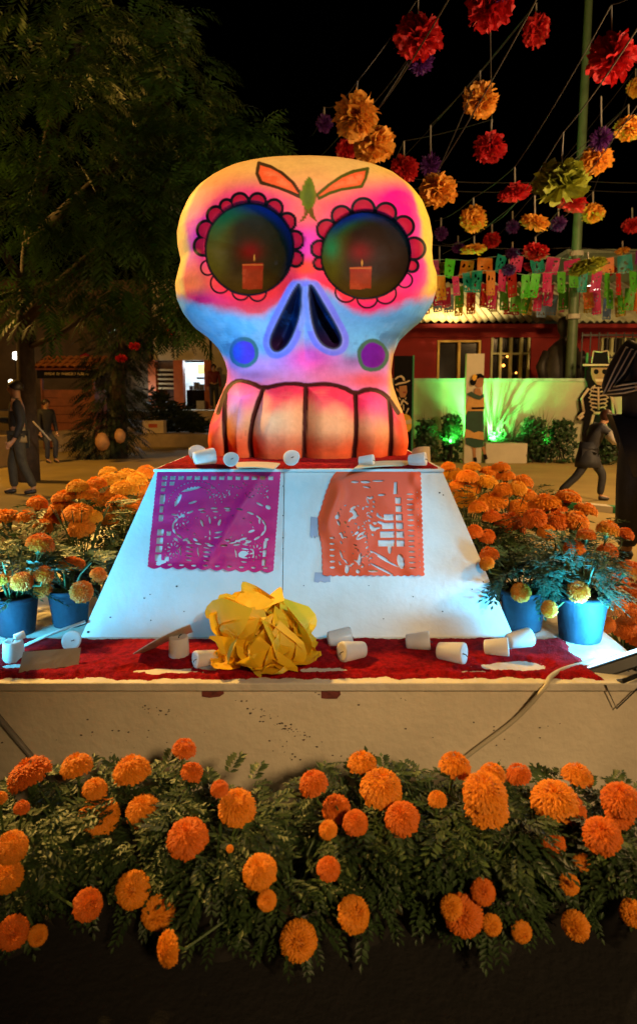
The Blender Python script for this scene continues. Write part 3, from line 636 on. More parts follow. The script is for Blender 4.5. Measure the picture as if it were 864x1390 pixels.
# ------------------------------------------------------------------ big crepe-paper flower
M_crepe = mat("yellow_crepe_paper", (.96,.54,.010), .6, .1, 5, .25, 60, transl=.3)
def crepe_petal(w_, l_, seed, cup_=.5, nu=9, nv=9, crump=.1):
    r = random.Random(seed); V = []; Fs = []; ox = r.uniform(0, 50)
    for j in range(nv):
        for i in range(nu):
            a = (i/(nu-1)-.5)*2; b2 = j/(nv-1); ww = w_*(.42+.62*math.sin(min(1, b2*1.25)*math.pi/2))*math.sqrt(max(.02, 1-(max(0, b2-.6)/.405)**4.5))
            x = a*ww/2; y = b2*l_*(1-.12*a*a*b2)
            z = cup_*l_*(b2**2*.35)+cup_*.5*w_*a*a*b2*.5
            z += crump*w_*(mnoise.noise((a*1.9+ox, b2*2.4, seed))+.5*mnoise.noise((a*5+ox, b2*5, seed+3)))*(.25+b2)
            if b2 > .7: z += crump*w_*.9*(b2-.7)/.3*math.sin(a*8+ox)
            V.append((x, y, z))
    for j in range(nv-1):
        for i in range(nu-1): k = j*nu+i; Fs.append((k, k+1, k+nu+1) if (i+j) % 2 else (k, k+1, k+nu)); Fs.append((k, k+nu+1, k+nu) if (i+j) % 2 else (k+1, k+nu+1, k+nu))
    return V, Fs
pc = gz(345, 897, ZT); sF = mpp(pc)
pf = thing("paper_flower", "huge crumpled yellow crepe paper flower lying against the pyramid foot", "paper flower", (pc.x, pc.y, ZT))
pd = [crepe_petal(.135, .12, k, .8, 14, 14, crump=.15) for k in range(7)]
meshes = []
for V, Fs in pd:
    me = bpy.data.meshes.new("petal"); me.from_pydata(V, [], Fs); me.materials.append(M_crepe); me.polygons.foreach_set('use_smooth', [True]*len(me.polygons)); me.set_sharp_from_angle(angle=R(26)); meshes.append(me)
r = random.Random(11); cen = Vector((.0, .02, .10)); kpet = 0
axis = Vector((.38, -.30, .85)).normalized(); cen = Vector((-.01, .03, .03))
bx = axis.orthogonal().normalized(); by_ = axis.cross(bx)
for ring, (n, pol, sc0, rad) in enumerate(((6, 86, 1.25, .02), (6, 68, 1.42, .03), (5, 48, 1.46, .03), (5, 28, 1.44, .03), (3, 10, 1.36, .02))):
    for k in range(n):
        az = 2*math.pi*(k+.5*(ring % 2))/n+r.uniform(-.2, .2); p_ = R(pol+r.uniform(-7, 7)); kpet += 1
        dir_ = (axis*math.cos(p_)+(bx*math.cos(az)+by_*math.sin(az))*math.sin(p_)).normalized()
        inw = (axis-dir_*dir_.dot(axis)); inw = inw.normalized() if inw.length > .05 else bx
        zx = inw; yx = dir_; xx = yx.cross(zx)
        M = Matrix((xx, yx, zx)).transposed().to_4x4(); o = link("petal", meshes[kpet % 7], pf)
        q = sc0*r.uniform(.70, .86); base = cen+dir_*rad
        M = Matrix.Diagonal((1.02, .95, .58, 1)) @ Matrix.Translation(base) @ M @ Matrix.Diagonal((q*2.15, q, q*1.9, 1))
        lo = min((M @ v.co).z for v in meshes[kpet % 7].vertices)
        if lo < .012: M = Matrix.Translation((0, 0, .012-lo)) @ M
        o.matrix_local = M
for k, (ax_, an, ln) in enumerate((((.06, -.05, .02), 8, 1.25), ((-.03, -.075, .02), 175, .8), ((.02, -.08, .015), -20, .9))):
    o = link("petal", meshes[k+2], pf); o.matrix_local = Matrix.Translation(ax_) @ Matrix.Rotation(R(an-90), 4, 'Z') @ Matrix.Diagonal((.9, ln, .35, 1))
# ------------------------------------------------------------------ floodlight and cables
fl = gz(822, 917, ZT); fz = ZT+.085
FA = thing("floodlight", "black led floodlight with a glowing lens tilted up at the ledge's right end", "floodlight", (fl.x, fl.y, ZT))
cF = at(838, 892, 1.90); nF = Vector((-.30, .44, .85)).normalized(); uF = Vector((.86, -.10, .3)); uF = (uF-nF*uF.dot(nF)).normalized(); vF = nF.cross(uF)
MF = Matrix((uF, vF, nF)).transposed().to_4x4(); MF.translation = cF-Vector(FA.location)
bevel(MB().box(-.135, .135, -.09, .09, -.04, 0, MF).build("housing", M_black, FA, recalc=True), .006)
fb = MB()
for i in range(7): fb.box(-.085+i*.027, -.079+i*.027, -.06, .06, -.05, -.037, MF)
fb.build("cooling_fins", M_black, FA, recalc=True)["kind"] = "stuff"
M_lens = mat("lit_lens", (.8,.9,1.), .2, .02, 4, emit=(.45,.8,1.), es=2.5)
MB().box(-.122, .122, -.074, .074, .0005, .004, MF).build("lens", M_lens, FA, recalc=True)
for a in (-1, 1): MB().box(a*.128-.005, a*.128+.005, -.086, .086, .0006, .009, MF).build("bezel", M_black, FA, recalc=True)
Lp = [Vector(cF)-Vector(FA.location)+uF*(-.142), gz(790, 921, ZT)-Vector(FA.location)+Vector((0, 0, .004)), gz(832, 934, ZT)-Vector(FA.location)+Vector((0, 0, .004)), gz(880, 915, ZT)-Vector(FA.location)+Vector((0, 0, .004))]
MB().tube([Lp[0]+Vector((.05,-.03,-.03)), gz(845, 928, ZT)-Vector(FA.location)+Vector((0, 0, .008)), gz(872, 918, ZT)-Vector(FA.location)+Vector((0, 0, .008)), Lp[0]+uF*.285], .007, 6).build("bracket", M_black, FA)
MB().tube([Lp[0]+uF*.02, gz(782, 907, ZT)-Vector(FA.location)+Vector((0, 0, .01))], .010, 8).build("cable_gland", M_black, FA)
lamp("floodlight_spill", 'AREA', tuple(cF+nF*.012), tuple(cF+nF+Vector((-.6, .7, -.1))), 16, CYAN, (.17, .11), 150)
lamp("floodlight_beam", 'SPOT', tuple(cF+nF*.02), (.45, 2.7, 1.5), 42, CYAN, .05, 66, 1.)
lamp("floodlight_spill", 'AREA', (-1.15, 1.84, ZT+.1), (-.6, 2.6, 1.0), 12, CYAN, (.17, .11), 150)
lamp("floodlight_beam", 'SPOT', (-1.15, 1.84, ZT+.1), (-.55, 2.7, 1.55), 110, CYAN, .05, 66, 1.)
# its twin stands just past the left edge of the picture
f2 = thing("floodlight", "black led floodlight past the left end of the ledge, facing the pyramid", "floodlight", (-1.16, 1.83, ZT))
q = Vector((1.1, .8, .75)).normalized(); uu_ = q.orthogonal().normalized(); M2 = Matrix((uu_, q.cross(uu_), q)).transposed().to_4x4(); M2.translation = Vector((.0, .0, .09))
bevel(MB().box(-.1, .1, -.075, .075, -.04, 0, M2).build("housing", M_black, f2, recalc=True), .006); MB().box(-.09, .09, -.06, .06, .0005, .003, M2).build("lens", M_lens, f2, recalc=True); MB().tube([(-.07, 0, .05), (-.07, .0, .006), (.07, 0, .006), (.07, 0, .05)], .007, 6).build("bracket", M_black, f2)
M_cable = mat("cream_cable", (.50,.44,.33), .5, .1)
def cat_(pts, n=6):
    P = [Vector(p) for p in pts]; P = [P[0]*2-P[1]]+P+[P[-1]*2-P[-2]]; out = []
    for i in range(1, len(P)-2):
        for k in range(n):
            t_ = k/n; a, b2, c, d = P[i-1:i+3]; out.append(.5*((2*b2)+(c-a)*t_+(2*a-5*b2+4*c-d)*t_*t_+(3*b2-a-3*c+d)*t_**3))
    return out+[P[-2]]
yc = YF-.014
rod("power_cable", "cream cable running from the floodlight down the front of the platform", "cable", cat_([gz(818, 900, ZT)+Vector((0, 0, .012)), gz(800, 903, ZT)+Vector((0, 0, .01)), gz(782, 907, ZT)+Vector((0, 0, .01)), gz(760, 914, ZT)+Vector((0, 0, .009)), gz(744, 922, ZT)+Vector((0,-.006,.007)), at(738, 934, YF-.025), at(700, 975, yc), at(655, 1010, yc), at(610, 1042, yc), at(555, 1069, yc), at(480, 1098, yc)]), .0068, M_cable, 8)
rod("grey_conduit", "grey pipe slanting across the left of the platform front", "pipe", [at(-30, 940, YF-.022), at(48, 1033, YF-.022), at(90, 1080, YF-.022)], .0085, mat("grey_plastic", (.22,.20,.18), .5), 8)
rod("bent_wire", "dark bent wire hanging over the platform edge under the floodlight", "wire", [at(821, 930, YF-.016), at(836, 962, YF-.016), at(880, 920, YF-.016)], .0022, M_black, 5)
card("green_cloth", "strip of green cloth tucked behind the front row marigolds", "cloth", [at(345, 1095, YF-.05), at(400, 1108, YF-.05), at(398, 1130, YF-.12), at(335, 1120, YF-.12)], .003, mat("green_cloth_weave", (.01,.16,.06), .7), .01)
card("green_cloth", "scrap of green cloth between the pots left of the front middle", "cloth", [at(278, 1080, YF-.06), at(292, 1092, YF-.06), at(288, 1115, YF-.1), at(272, 1104, YF-.1)], .003, mat("green_cloth_weave", (.01,.16,.06)), .01)
# ------------------------------------------------------------------ marigolds
def bloom_mesh(seed, m, n=150, flat=.72):
    r = random.Random(seed); V = []; Fs = []
    for k in range(n):
        t_ = (k+.5)/n; ph = k*2.39996; th_ = 1.75*t_**.62*1.0; th_ += r.uniform(-.05, .05)
        d = Vector((math.sin(th_)*math.cos(ph), math.sin(th_)*math.sin(ph), math.cos(th_)*flat+.05))
        ta = Vector((-math.sin(ph), math.cos(ph), 0)); dn = d.normalized(); nn = dn.cross(ta)
        l = .23*(.65+.5*t_)*r.uniform(.75, 1.25); wq = .066*(.7+.7*t_)*r.uniform(.75, 1.3)
        fold = (dn*(.75-.25*t_)+nn*(-.55 if th_ > .35 else r.uniform(-.5, .5))+ta*r.uniform(-.3, .3)).normalized()
        base = d*(.70+.06*r.random()); o = len(V); sid = ta*math.cos(.5)+nn*r.uniform(-.4, .4)
        for q, (a, ww) in enumerate(((0, .55), (.55, 1.), (1., .9))):
            c = base+fold*(l*a)+nn*(-.05*a*a); rf = .035*r.uniform(-1, 1)*a
            V += [tuple(c-sid*wq*ww+dn*rf), tuple(c+dn*(.045*r.uniform(.3, 1.2)*a)), tuple(c+sid*wq*ww-dn*rf)]
        for q in (0, 1):
            i = o+q*3; Fs += [(i, i+1, i+4, i+3), (i+1, i+2, i+5, i+4)]
    nb = len(Fs)
    mb = MB(); mb.add(V, Fs, 0)
    mb.lathe([(.02, -.72), (.16, -.70), (.24, -.45), (.40, -.14), (.60, .08), (.52, .30), (.3, .44), (.02, .48)], 10)
    for i in range(nb, len(mb.f)): mb.m[i] = 0
    for i in range(nb, nb+20): mb.m[i] = 1
    o = mb.build("flower", [m, M_stem]); me = o.data; bpy.data.objects.remove(o)
    me.polygons.foreach_set("use_smooth", [False]*len(me.polygons)); return me
BLOOM = [[bloom_mesh(10*a+b2, M_mari[b2], 420, .62+.1*a) for a in range(3)] for b2 in range(3)]
def leaf_into(mb, p, d, L_, r):
    """a feathery leaf: leaflets in pairs along a rib"""
    d = d.normalized(); sd = d.cross(Vector((0, 0, 1))); sd = sd.normalized() if sd.length > .1 else Vector((1, 0, 0)); up = sd.cross(d)
    for k in range(6):
        a = .16+.15*k; c = p+d*(L_*a)-Vector((0, 0, 1))*(L_*.32*a*a)
        for s in ((-1, 1) if k < 5 else (0,)):
            q = L_*(.36-.035*abs(k-2))*r.uniform(.85, 1.15); v = (d*.75+sd*s*.8+up*r.uniform(-.15, .3)-Vector((0, 0, .25))).normalized() if s else (d-Vector((0, 0, .3))).normalized()
            wv = v.cross(up).normalized()*q*.23; m_ = c+v*q*.5
            mb.add([c, m_-wv+up*q*.05, c+v*q, m_+wv+up*q*.05, m_-up*q*.02], [(0,1,4),(1,2,4),(2,3,4),(3,0,4)], 0)
FOL = {}
def foliage_mesh(key, n, rx, rz, z0, leaf, seed, avoid=()):
    r = random.Random(seed); mb = MB()
    for k in range(n):
        a = r.uniform(0, 6.283); t_ = r.random(); z = z0+rz*(t_**.8); q = math.sqrt(r.uniform(.12, 1))*rx*(.72+.45*math.sin(min(1, t_*1.1)*math.pi*.62))
        p = Vector((q*math.cos(a), q*math.sin(a), z)); d = Vector((math.cos(a+r.uniform(-.8, .8)), math.sin(a+r.uniform(-.8, .8)), r.uniform(-.5, .55)))
        if any((lambda w_: w_.length_squared-max(0, min(.15, w_.dot(v_)))**2 < (1.25*s_+.022)**2 and w_.dot(v_) > -.03)(p+d*leaf*.5-c_) for c_, v_, s_ in avoid): continue
        leaf_into(mb, p, d, leaf*r.uniform(.7, 1.25), r)
    for k in range(9):
        a = r.uniform(0, 6.283); mb.k = 1; mb.tube([(0.15*rx*math.cos(a), .15*rx*math.sin(a), z0-.02), (.4*rx*math.cos(a+.3), .4*rx*math.sin(a+.3), z0+rz*.5), (.75*rx*math.cos(a+.4), .75*rx*math.sin(a+.4), z0+rz*.95)], [.004, .003, .0015], 4); mb.k = 0
    return mb
def plant(label, base, pr, ph, crown_r, crown_h, nleaf, leaf, blooms, potm, group, seed, stems=True, qz=.65, leafm=None, droop=0, crown_off=(0, 0, 0), tones=(0,1,1)):
    t = thing("marigold_plant", label, "marigold plant", base, group); r = random.Random(seed)
    MB().lathe([(pr*.2, .0005), (pr*.74, .0), (pr*.76, .006), (pr*.93, ph*.86), (pr*.94, ph*.87), (pr*1.0, ph*.88), (pr*1.0, ph), (pr*.94, ph), (pr*.9, ph*.82)], 28).build("pot", potm, t, True)
    MB().lathe([(.001, ph*.9), (pr*.5, ph*.91), (pr*.91, ph*.84)], 20).build("soil", M_soil, t)
    bc = Vector(base); zt_ = sorted(b_[0].z-bc.z for b_ in blooms); crown_h = min(crown_h, max(.10, (zt_[int(len(zt_)*qz)] if zt_ else .3)-ph-.015))
    mb = foliage_mesh(None, nleaf, crown_r, crown_h, ph, leaf, seed, [(b_[0]-bc, (Vector((0, 0, EYE))-b_[0]).normalized(), b_[1]/2) for b_ in blooms]); mb.v = [(x+crown_off[0]*min(1, (z-ph)/crown_h), y+crown_off[1]*min(1, (z-ph)/crown_h), z) for x, y, z in mb.v]; mb.k = 1
    b0 = Vector(base)
    for (p, wd, hd) in blooms:
        q = p-b0; hz = hd/(2*.78)
        tilt = Vector((q.x*.8+r.uniform(-.02, .02), q.y*.8-.03+r.uniform(-.02, .02), .16+max(-.15, (q.z-ph-crown_h*.55)*1.2)))
        tilt.normalize(); rot = tilt.to_track_quat('Z', 'Y') @ Quaternion((0, 0, 1), r.uniform(0, 6.28))
        o = link("flower", BLOOM[tones[r.randrange(len(tones))]][r.randrange(3)], t, q); o.rotation_mode = 'QUATERNION'; o.rotation_quaternion = rot; sxy = wd/2*.95*r.uniform(.94, 1.06); o.scale = (sxy, sxy, min(sxy*1.15, max(sxy*.78, hz*1.0)))
        if stems: mb.tube([q-tilt*sxy*.55, q-tilt*sxy*1.1-Vector((0, 0, .01)), Vector((q.x*.5, q.y*.5, ph+(q.z-ph)*.45)), Vector((q.x*.15, q.y*.15, ph*.95))], [.0035, .003, .003, .003], 5)
    mb.k = 0
    for k in range(droop):
        a = r.uniform(0, 6.283); p = Vector((pr*r.uniform(.95, 1.25)*math.cos(a), pr*r.uniform(.95, 1.25)*math.sin(a), r.uniform(.10, ph+.03))); leaf_into(mb, p, Vector((math.cos(a), math.sin(a), r.uniform(-.6, .3))), leaf*r.uniform(.6, 1.), r)
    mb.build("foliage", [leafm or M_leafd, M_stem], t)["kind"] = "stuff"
    return t
def cluster(P, BL, potm, group, zf, dy):
    """P: label, pot px, pot foot (px,py,z) or Y, ... ; each bloom goes to the nearest crown"""
    bl = [[] for _ in P]
    for b2 in BL:
        k = min(range(len(P)), key=lambda i: (P[i]["cx"]-b2[0])**2+1.6*(P[i]["cy"]-b2[1])**2)
        p0 = P[k]; Y = p0["base"].y+dy(b2, p0); p = at(b2[0], b2[1], Y); s = mpp(p); bl[k].append((p, b2[2]*s, b2[3]*s))
    for i, p0 in enumerate(P):
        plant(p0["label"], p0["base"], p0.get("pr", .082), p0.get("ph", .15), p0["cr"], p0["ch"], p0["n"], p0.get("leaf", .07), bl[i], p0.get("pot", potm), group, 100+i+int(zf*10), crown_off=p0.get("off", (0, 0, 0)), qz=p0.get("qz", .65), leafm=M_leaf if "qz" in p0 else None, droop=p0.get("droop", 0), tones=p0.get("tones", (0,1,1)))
# left cluster
LB = [(10,703,36,26),(35,702,30,24),(55,738,42,32),(111,716,40,30),(150,702,34,26),(59,714,30,24),(51,685,32,26),(83,690,42,28),(106,696,48,30),(88,675,38,24),(162,687,42,30),(139,680,36,26),(169,664,42,28),(194,664,36,28),(106,662,36,26),(130,659,34,24),(148,652,32,22),(171,645,36,22),(199,643,32,24),(146,640,28,16),(97,766,42,26),(60,780,30,26),(30,789,32,36),(111,803,36,26),(134,780,26,22),(58,800,30,22),(2,787,22,26),(183,690,26,24),(127,701,30,22),(0,700,26,24),(186,652,30,22),(120,672,34,22),(196,680,26,22),(72,704,30,22),(155,670,30,22)]
def B_(px, py, z=ZT): return gz(px, py, z)
LPL = [dict(label="marigold in a blue lit pot at the left picture edge, front row", base=B_(24, 858), cx=30, cy=760, cr=.135, ch=.22, n=380, leaf=.08, qz=.85, tones=(0,0,1), pr=.078, ph=.135),
       dict(label="marigold in a blue lit pot next to the pyramid's left foot", base=B_(96, 846), cx=105, cy=775, cr=.125, ch=.21, n=360, leaf=.08, qz=.85, tones=(0,0,1), pr=.078, ph=.135),
       dict(label="marigold behind the left front pots with a few pale golden heads", base=Vector((at(40, 740, 2.62).x, 2.62, ZT)), cx=40, cy=705, cr=.17, ch=.24, n=220, leaf=.085),
       dict(label="densely flowering marigold in the middle of the left group", base=Vector((at(112, 740, 2.6).x, 2.6, ZT)), cx=110, cy=695, cr=.16, ch=.25, n=220, leaf=.085, tones=(1,1,2)),
       dict(label="marigold with large heads close beside the pyramid's left edge", base=Vector((at(165, 740, 2.85).x, 2.85, ZT)), cx=165, cy=680, cr=.15, ch=.27, n=190, leaf=.085, tones=(1,1,2)),
       dict(label="rearmost marigold of the left group, beside the magenta banner's top", base=Vector((at(178, 700, 3.3).x, 3.3, ZT)), cx=172, cy=645, cr=.2, ch=.30, n=190, leaf=.085, tones=(1,2))]
cluster(LPL, LB, M_potb, "marigold pots left of the pyramid", 1, lambda b2, p: -.07 if b2[1] > p["cy"]+20 else (-.03 if b2[1] > p["cy"] else .06))
RB = [(631,676,34,30),(620,660,28,22),(607,634,24,16),(634,647,36,22),(663,641,32,20),(679,635,30,18),(660,655,36,22),(685,647,32,20),(709,655,32,24),(683,666,32,22),(701,664,30,22),(668,680,46,28),(667,702,30,26),(643,722,26,24),(661,729,26,22),(692,712,48,42),(725,705,38,30),(738,684,54,34),(770,676,38,24),(795,692,36,24),(754,709,36,30),(741,722,28,24),(780,709,42,36),(795,727,28,20),(824,719,36,30),(848,725,28,24),(778,747,36,28),(824,749,32,24),(854,773,34,36),(706,804,30,26),(744,827,26,26),(784,803,36,30),(663,754,30,34),(660,765,24,24),(648,690,30,22),(616,645,30,20),(716,672,30,20),(640,663,30,22),(600,645,22,16),(753,690,34,22),(704,690,34,24),(640,635,28,16)]
RPL = [dict(label="marigold with cyan lit leaves in the pot touching the pyramid's right foot", base=B_(708, 852), cx=712, cy=755, cr=.125, ch=.25, n=420, leaf=.08, qz=.85, tones=(0,0,1), pr=.085, ph=.145),
       dict(label="marigold with drooping cyan leaves in the pot nearest the floodlight", base=B_(786, 866), cx=800, cy=770, cr=.12, ch=.26, n=420, leaf=.08, qz=.85, tones=(0,0,1), pr=.09, ph=.16),
       dict(label="marigold of big orange heads behind the two right front pots", base=Vector((at(755, 740, 2.5).x, 2.5, ZT)), cx=760, cy=692, cr=.16, ch=.27, n=220, leaf=.085, tones=(0,1,1)),
       dict(label="marigold hugging the pyramid's right edge half way up", base=Vector((at(664, 740, 2.55).x, 2.55, ZT)), cx=660, cy=712, cr=.12, ch=.25, n=190, leaf=.085, tones=(0,1)),
       dict(label="dense marigold in the middle of the right group, under the shoe", base=Vector((at(692, 700, 2.9).x, 2.9, ZT)), cx=693, cy=660, cr=.17, ch=.31, n=190, leaf=.085, tones=(1,1,2)),
       dict(label="rearmost marigold right of the orange banner's top corner", base=Vector((at(638, 690, 3.2).x, 3.2, ZT)), cx=634, cy=645, cr=.19, ch=.31, n=190, leaf=.085, tones=(1,2))]
cluster(RPL, RB, M_potb, "marigold pots right of the pyramid", 2, lambda b2, p: -.07 if b2[1] > p["cy"]+20 else (-.03 if b2[1] > p["cy"] else .06))
GB = [(836,790,36,26),(858,806,36,30),(832,822,38,30),(856,834,34,30),(822,848,30,26),(846,852,36,30),(866,780,30,26),(862,864,34,28),(826,800,24,20)]
cluster([dict(label="dim marigold standing on the ground beside the platform's right end", base=Vector((at(850, 850, 2.5).x, 2.5, 0)), cx=845, cy=830, cr=.16, ch=.4, n=110, ph=.2, tones=(0,0), pot=M_potk),
         dict(label="dim marigold on the ground behind the one by the platform's right end", base=Vector((at(868, 800, 2.85).x, 2.85, 0)), cx=860, cy=785, cr=.17, ch=.42, n=90, ph=.2, tones=(0,0), pot=M_potk)], GB, M_potk, "marigold pots on the ground right of the platform", 3, lambda b2, p: -.08)
FB = [(40,1051,64,40),(104,1040,48,36),(179,1047,56,46),(129,1070,38,30),(250,1017,36,28),(261,1048,36,30),(194,1099,52,54),(135,1106,60,52),(254,1136,64,48),(298,1071,28,28),(322,1096,56,46),(352,1182,50,48),(16,1150,50,50),(10,1190,44,40),(120,1228,46,36),(180,1208,50,50),(215,1240,48,36),(18,1266,46,36),(52,1270,30,24),(405,1277,58,50),(425,1063,46,36),(0,1083,22,30),(30,1096,24,22),(228,1288,50,24),(362,1222,30,22),(312,1152,12,14),
      (491,1036,44,34),(517,1070,62,54),(545,1110,52,56),(456,1098,44,40),(482,1116,38,36),(445,1126,28,22),(446,1179,36,42),(617,1040,50,40),(593,1085,30,30),(657,1076,66,50),(660,1097,62,52),(668,1050,40,30),(703,1052,38,30),(752,1085,66,52),(773,1098,50,42),(783,1052,48,36),(842,1085,56,58),(816,1133,56,52),(750,1145,38,38),(789,1170,26,28),(655,1210,36,44),(628,1243,56,36),(481,1241,52,50),(667,1256,30,24),(708,1266,30,26),(780,1257,42,32),(772,1200,32,28),(858,1240,40,44),(612,1232,34,30),(840,1108,40,30)]
lab = ["leftmost front row marigold, mostly cut off by the picture edge", "front row marigold with three heads in the left corner under the grey pipe", "front row marigold under the platform's left red smear, with the tallest head",
       "front row marigold with a big drooping head left of the green cloth", "front row marigold right of the green cloth with a low head near the ground", "front row marigold with clustered large heads in the middle", "front row marigold whose top head touches the cream cable",
       "front row marigold with two low withered heads right of the middle", "front row marigold with a large oval head under the bent wire", "front row marigold cut off by the right picture edge"]
FPL = []
for i, (cx, Y, cyy) in enumerate(((12, 1.30, 1150), (108, 1.38, 1090), (205, 1.36, 1110), (300, 1.30, 1120), (395, 1.26, 1190), (492, 1.34, 1120), (588, 1.34, 1110), (662, 1.30, 1130), (757, 1.36, 1110), (845, 1.32, 1120))):
    FPL.append(dict(label=lab[i], base=Vector((at(cx, 1200, Y).x, Y, 0)), cx=cx, cy=cyy, cr=.105, ch=.175 if i != 4 else .14, n=230, leaf=.068, pr=.088, ph=.165, droop=70, tones=(0,1,1)))
cluster(FPL, FB, M_potk, "front row marigolds in black pots on the ground", 4, lambda b2, p: (.06 if b2[1] < 1062 else (-.02 if b2[1] < 1110 else (-.10 if b2[1] < 1200 else -.14))))
# ------------------------------------------------------------------ people
def skin_mesh(name, nodes, edges, m, parent, root, sub=1):
    ks = list(nodes); me = bpy.data.meshes.new(name); me.from_pydata([nodes[k][0] for k in ks], [(ks.index(a), ks.index(b2)) for a, b2 in edges], [])
    me.materials.append(m); o = link(name, me, parent); md = o.modifiers.new("skin", 'SKIN'); md.use_smooth_shade = True
    for k, sv in zip(ks, me.skin_vertices[0].data): rr_ = nodes[k][1]; sv.radius = rr_ if isinstance(rr_, tuple) else (rr_, rr_); sv.use_root = k == root
    if sub: s_ = o.modifiers.new("sub", 'SUBSURF'); s_.levels = sub; s_.render_levels = sub
    return o
def person(label, base, h, J, face, jacket, trousers, shoe, hair=M_hair, hair_len=.0, cat="person", skirt=None):
    """J overrides joints, in statures from the base; face: heading"""
    f = Vector((face[0], face[1], 0)).normalized(); s = Vector((f.y, -f.x, 0))           # s: to the person's right
    P = dict(pelvis=(0,0,.53), spine=(0,0,.63), chest=(0,0,.74), neck=(0,0,.83), head=(0,.005,.885), face=(0,.012,.93), top=(0,0,.975))
    for q, n in ((1, "R"), (-1, "L")): P.update({"sh"+n: (q*.105,0,.805), "el"+n: (q*.135,.0,.63), "wr"+n: (q*.14,.05,.48), "ha"+n: (q*.14,.065,.445), "hi"+n: (q*.052,0,.50), "kn"+n: (q*.057,.01,.28), "an"+n: (q*.057,0,.045), "to"+n: (q*.065,.10,.018)})
    P.update(J); W = {k: (s*v[0]+f*v[1]+Vector((0, 0, v[2])))*h for k, v in P.items()}
    t = thing("person", label, cat, base)
    n = {k: (W[k], r*h) for k, r in dict(pelvis=.075, spine=.068, chest=.078, neck=.032, head=.043, face=.056, top=.036).items()}
    e = [("pelvis","spine"),("spine","chest"),("chest","neck"),("neck","head"),("head","face"),("face","top")]
    for q in "RL":
        n.update({"sh"+q: (W["sh"+q], .038*h), "el"+q: (W["el"+q], .026*h), "wr"+q: (W["wr"+q], .017*h), "ha"+q: (W["ha"+q], (.022*h, .012*h)), "hi"+q: (W["hi"+q], .055*h), "kn"+q: (W["kn"+q], .036*h), "an"+q: (W["an"+q], .024*h), "to"+q: (W["to"+q], .02*h)})
        e += [("chest","sh"+q),("sh"+q,"el"+q),("el"+q,"wr"+q),("wr"+q,"ha"+q),("pelvis","hi"+q),("hi"+q,"kn"+q),("kn"+q,"an"+q),("an"+q,"to"+q)]
        d = (W["ha"+q]-W["wr"+q]).normalized(); sd = d.orthogonal().normalized()
        for i, (off, ln) in enumerate(((-.5, .9), (-.18, 1.05), (.15, 1.), (.45, .8), (1.05, .6))):
            b0 = W["ha"+q]+sd*off*.026*h-(d*.02*h if i == 4 else d*0); p1 = b0+d*.022*h*ln+sd*(.012*h if i == 4 else 0); p2 = p1+(d*.8-d.cross(sd)*.5)*.02*h*ln
            n["f%s%da" % (q, i)] = (p1, .0056*h); n["f%s%db" % (q, i)] = (p2, .0048*h); e += [("ha"+q, "f%s%da" % (q, i)), ("f%s%da" % (q, i), "f%s%db" % (q, i))]
    n["nose"] = (W["face"]+f*.062*h-Vector((0, 0, .008*h)), .009*h); e.append(("face", "nose"))
    skin_mesh("body", n, e, M_skin, t, "pelvis")
    sel = ["pelvis","spine","chest","shR","elR","wrR","shL","elL","wrL"]; rad = dict(pelvis=.088, spine=.083, chest=.092, shR=.05, shL=.05, elR=.037, elL=.037, wrR=.028, wrL=.028)
    bk = P["bulk"][0] if "bulk" in J else 1.
    cn = {k: (W[k]-(Vector((0, 0, .01*h)) if k == "pelvis" else Vector()), rad[k]*h*(bk if k in ("pelvis", "spine", "chest") else 1)) for k in sel}; cn["collar"] = (W["neck"]-Vector((0, 0, .02*h)), .042*h)
    skin_mesh("jacket", cn, [("pelvis","spine"),("spine","chest"),("chest","collar"),("chest","shR"),("shR","elR"),("elR","wrR"),("chest","shL"),("shL","elL"),("elL","wrL")], jacket, t, "pelvis")
    if skirt: pass
    tn_ = {"pelvis": (W["pelvis"]-Vector((0, 0, .01*h)), .084*h*bk)}; te = []
    for q in "RL": tn_.update({"hi"+q: (W["hi"+q], .062*h*(1+(bk-1)*.6)), "kn"+q: (W["kn"+q], .045*h*(1+(bk-1)*.6)), "an"+q: (W["an"+q]+Vector((0, 0, .008*h)), .037*h*(1+(bk-1)*.6))}); te += [("pelvis","hi"+q),("hi"+q,"kn"+q),("kn"+q,"an"+q)]
    skin_mesh("trousers", tn_, te, trousers, t, "pelvis")
    for q in "RL":
        hd = (W["to"+q]-W["an"+q]); skin_mesh("shoe", {"heel": (W["an"+q]-Vector((0, 0, .012*h))-Vector((hd.x, hd.y, 0))*.2, .033*h), "ball": (W["an"+q].lerp(W["to"+q], .6)-Vector((0, 0, .006*h)), (.03*h, .022*h)), "toe": (W["to"+q]+Vector((0, 0, .004*h)), (.027*h, .019*h))}, [("heel","ball"),("ball","toe")], shoe, t, "heel")
    hm = MB(); hc = W["face"]; V = []; Fs = []; nu, nv = 18, 10
    for j in range(nv+1):
        for i in range(nu):
            a = 2*math.pi*i/nu; b2 = j/nv*(math.pi*.62+.5*hair_len); d = s*math.cos(a)*math.sin(b2)+f*math.sin(a)*math.sin(b2)+Vector((0, 0, math.cos(b2)))
            fr_ = max(0, math.sin(a)); bb = b2-fr_*.55*max(0, b2-.7); d = s*math.cos(a)*math.sin(bb)+f*math.sin(a)*math.sin(bb)+Vector((0, 0, math.cos(bb)))
            V.append(hc+Vector((d.x*.063, d.y*.068, d.z*.066))*h-f*.008*h+Vector((0, 0, .008*h))+d*h*.004*mnoise.noise(d*5))
    for j in range(nv):
        for i in range(nu): Fs.append((j*nu+i, j*nu+(i+1) % nu, (j+1)*nu+(i+1) % nu, (j+1)*nu+i))
    hm.add(V, Fs).build("hair", hair, t, True)
